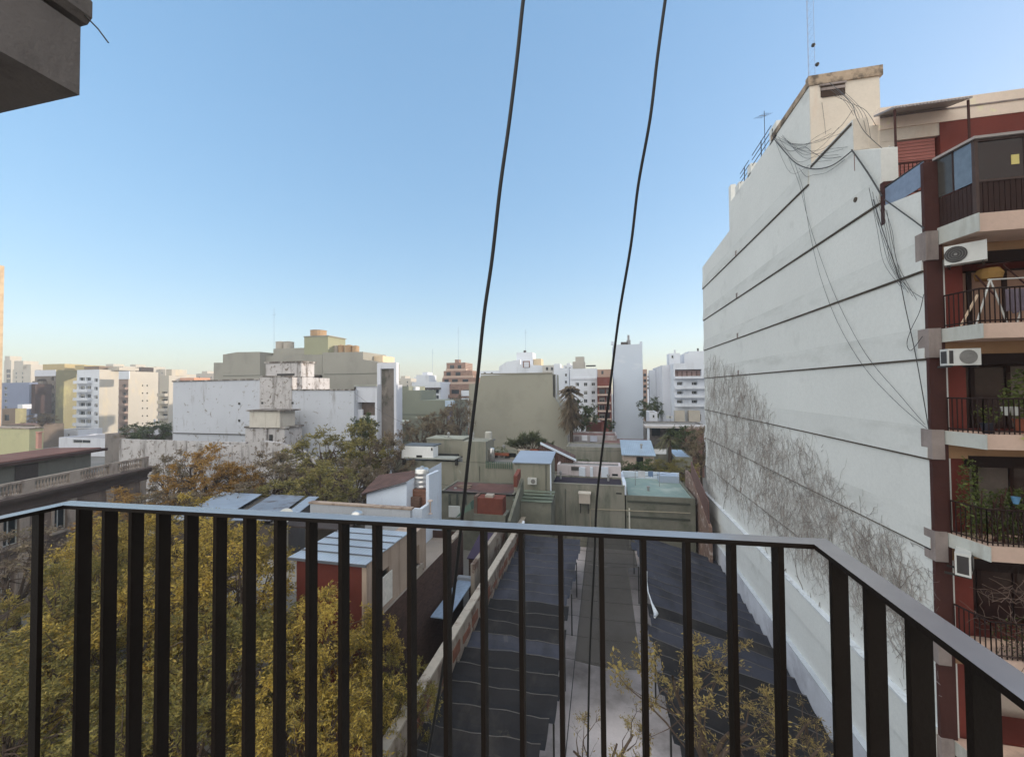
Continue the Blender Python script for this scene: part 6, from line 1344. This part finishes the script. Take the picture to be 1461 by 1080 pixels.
# ================================================================ small rooftop things in the middle distance
def vent(px,py,Y,h_,r_,label,mat,name='roof_vent'):
    p=atY(px,py,Y); t=tag(MB().lathe(p,[(r_,0),(r_,h_*.7),(r_*1.7,h_*.72),(r_*1.5,h_*.9),(.02,h_)],10).build(name,mat,origin=p),label,'roof vent','small roof vents of the middle distance'); return t
galv=M('galvanised_grey',C(150,150,150,1.0),.15,4,.5)
for px,py,Y,h_,r_,lab in ((640,626.5,47.5,.9,.12,'thin roof vent on the rear block of the sage house'),(675,630,44.5,1.1,.1,'roof vent on the upper block of the sage house'),(719,644,48,.8,.12,'roof vent on the sage house terrace sill'),(800,683,42,.8,.1,'left roof vent on the dark flat roof'),(868,686,41.5,.7,.1,'right roof vent on the dark flat roof'),(925,700,42.5,.5,.12,'small vent on the teal terrace'),(915,642,58,.9,.12,'vent on the blue metal cottage roof'),(650,703,38.5,.6,.1,'vent on the rusty lean-to roof')): vent(px,py,Y,h_,r_,lab,galv)
def acbox(px,py,Y,label,wd=.85):
    p=atY(px,py,Y); t=thing('air_conditioner',label,'air conditioner',p,'air conditioners of the middle distance')
    MB().box(p[0]-wd/2,p[0]+wd/2,Y-.35,Y-.003,p[2],p[2]+.6).build('casing',acw,t); MB().tube([(p[0]+.1,Y-.37,p[2]+.3),(p[0]+.1,Y-.351,p[2]+.3)],.22,14).build('fan_guard',acg,t); return t
acbox(716,653,47.5,'air conditioner in the dark terrace recess of the sage house'); acbox(520,598,56,'air conditioner under the recessed balcony of the wing'); acbox(760,690,38.5,'air conditioner on the front of the cube house'); acbox(955,597,93.5,'air conditioner at the foot of the white apartment block',1.4)
def sag(a,b,d,n=10):
    a=Vector(a);b=Vector(b); return [a.lerp(b,i/n)+Vector((0,0,-d*4*(i/n)*(1-i/n))) for i in range(n+1)]
for (p1_,Y1),(p2_,Y2_),d,lab in ((((566,640),43),((735,655),47),.6,'wire sagging over the roof of the sage house'),(((735,662),38.4),((985,668),48),1.2,'wire from the cube house to the far wall over the teal terrace'),(((505,560),54),((690,632),43),1.5,'wire from the balcony wing to the sage house'),(((628,690),36),((785,700),38.4),.5,'wire in front of the sage house wall'),(((170,610),60),((400,590),54),1.5,'dark wire along the base of the stained wall'),(((795,640),60),((1000,630),60),.8,'wire across the gardens by the cottage')):
    a=atY(*p1_,Y1); b=atY(*p2_,Y2_); tag(MB().tube(sag(a,b,d),.018,4).build('overhead_wire',wcab,origin=a),lab,'wire','thin wires over the middle distance')
t=thing('clothes_line','clothes line with pale washing on the teal terrace','clothes line',(*atZ(930,695,5)[:2],4.7))
b=BOX['terrace_house']; mb=MB()
for x in (b[0]+1.2,b[0]+3.6): mb.tube([(x,44.5,b[4]),(x,44.5,b[4]+1.7)],.03,5)
mb.tube(sag((b[0]+1.2,44.5,b[4]+1.65),(b[0]+3.6,44.5,b[4]+1.65),.08),.012,4); mb.build('line',galv,t)
cloth('washing',b[0]+1.5,b[0]+2.2,44.5,b[4]+1.58,b[4]+.9,M('washing_pale',C(190,190,196)),t); cloth('washing',b[0]+2.5,b[0]+3.0,44.5,b[4]+1.58,b[4]+1.0,M('washing_blue',C(110,130,160)),t)
t=thing('plant_trough','row of leafy pot plants along the back of the sage house terrace','plant',atY(712,646,46.8))
p=atY(712,646,46.8); MB().box(p[0]-1.2,p[0]+1.2,46.6,47.0,p[2]-.3,p[2]).build('trough',M('pot_terracotta',C(140,84,64)),t); mb=MB(); leafcloud(mb,(p[0],46.8,p[2]+.3),(1.2,.25,.4),260,.16,rg); mb.build('foliage',leafA,t)
t=thing('stacked_boards','pile of old boards and sheets on the rusty lean-to roof','boards',atY(690,702,39)); p=atY(668,701,39.5)
rq=random.Random(9); mb=MB()
for k in range(9): mb.obox((p[0]+rq.uniform(-.6,.6),39.3+rq.uniform(-.3,.3),p[2]+.15+.06*k),(math.cos(k*.4),math.sin(k*.4),0),(-math.sin(k*.4),math.cos(k*.4),0),(0,0,1),rq.uniform(.5,1.1),rq.uniform(.08,.3),.02)
mb.build('board',M('old_boards',C(120,104,92),.3,2),t)
# ================================================================ air: a thin haze over the whole town
hm=bpy.data.materials.new('haze_air'); hm.use_nodes=True; hn=hm.node_tree; hn.nodes.remove(hn.nodes['Principled BSDF'])
pv2=hn.nodes.new('ShaderNodeVolumePrincipled'); pv2.inputs['Color'].default_value=(.9,.93,.97,1); pv2.inputs['Density'].default_value=.0009; pv2.inputs['Anisotropy'].default_value=.2
hn.links.new(pv2.outputs[0],hn.nodes['Material Output'].inputs['Volume'])
tag(MB().box(-950,950,-300,950,-2,52).build('haze',hm),kind='stuff'); bpy.data.objects['haze'].hide_select=False
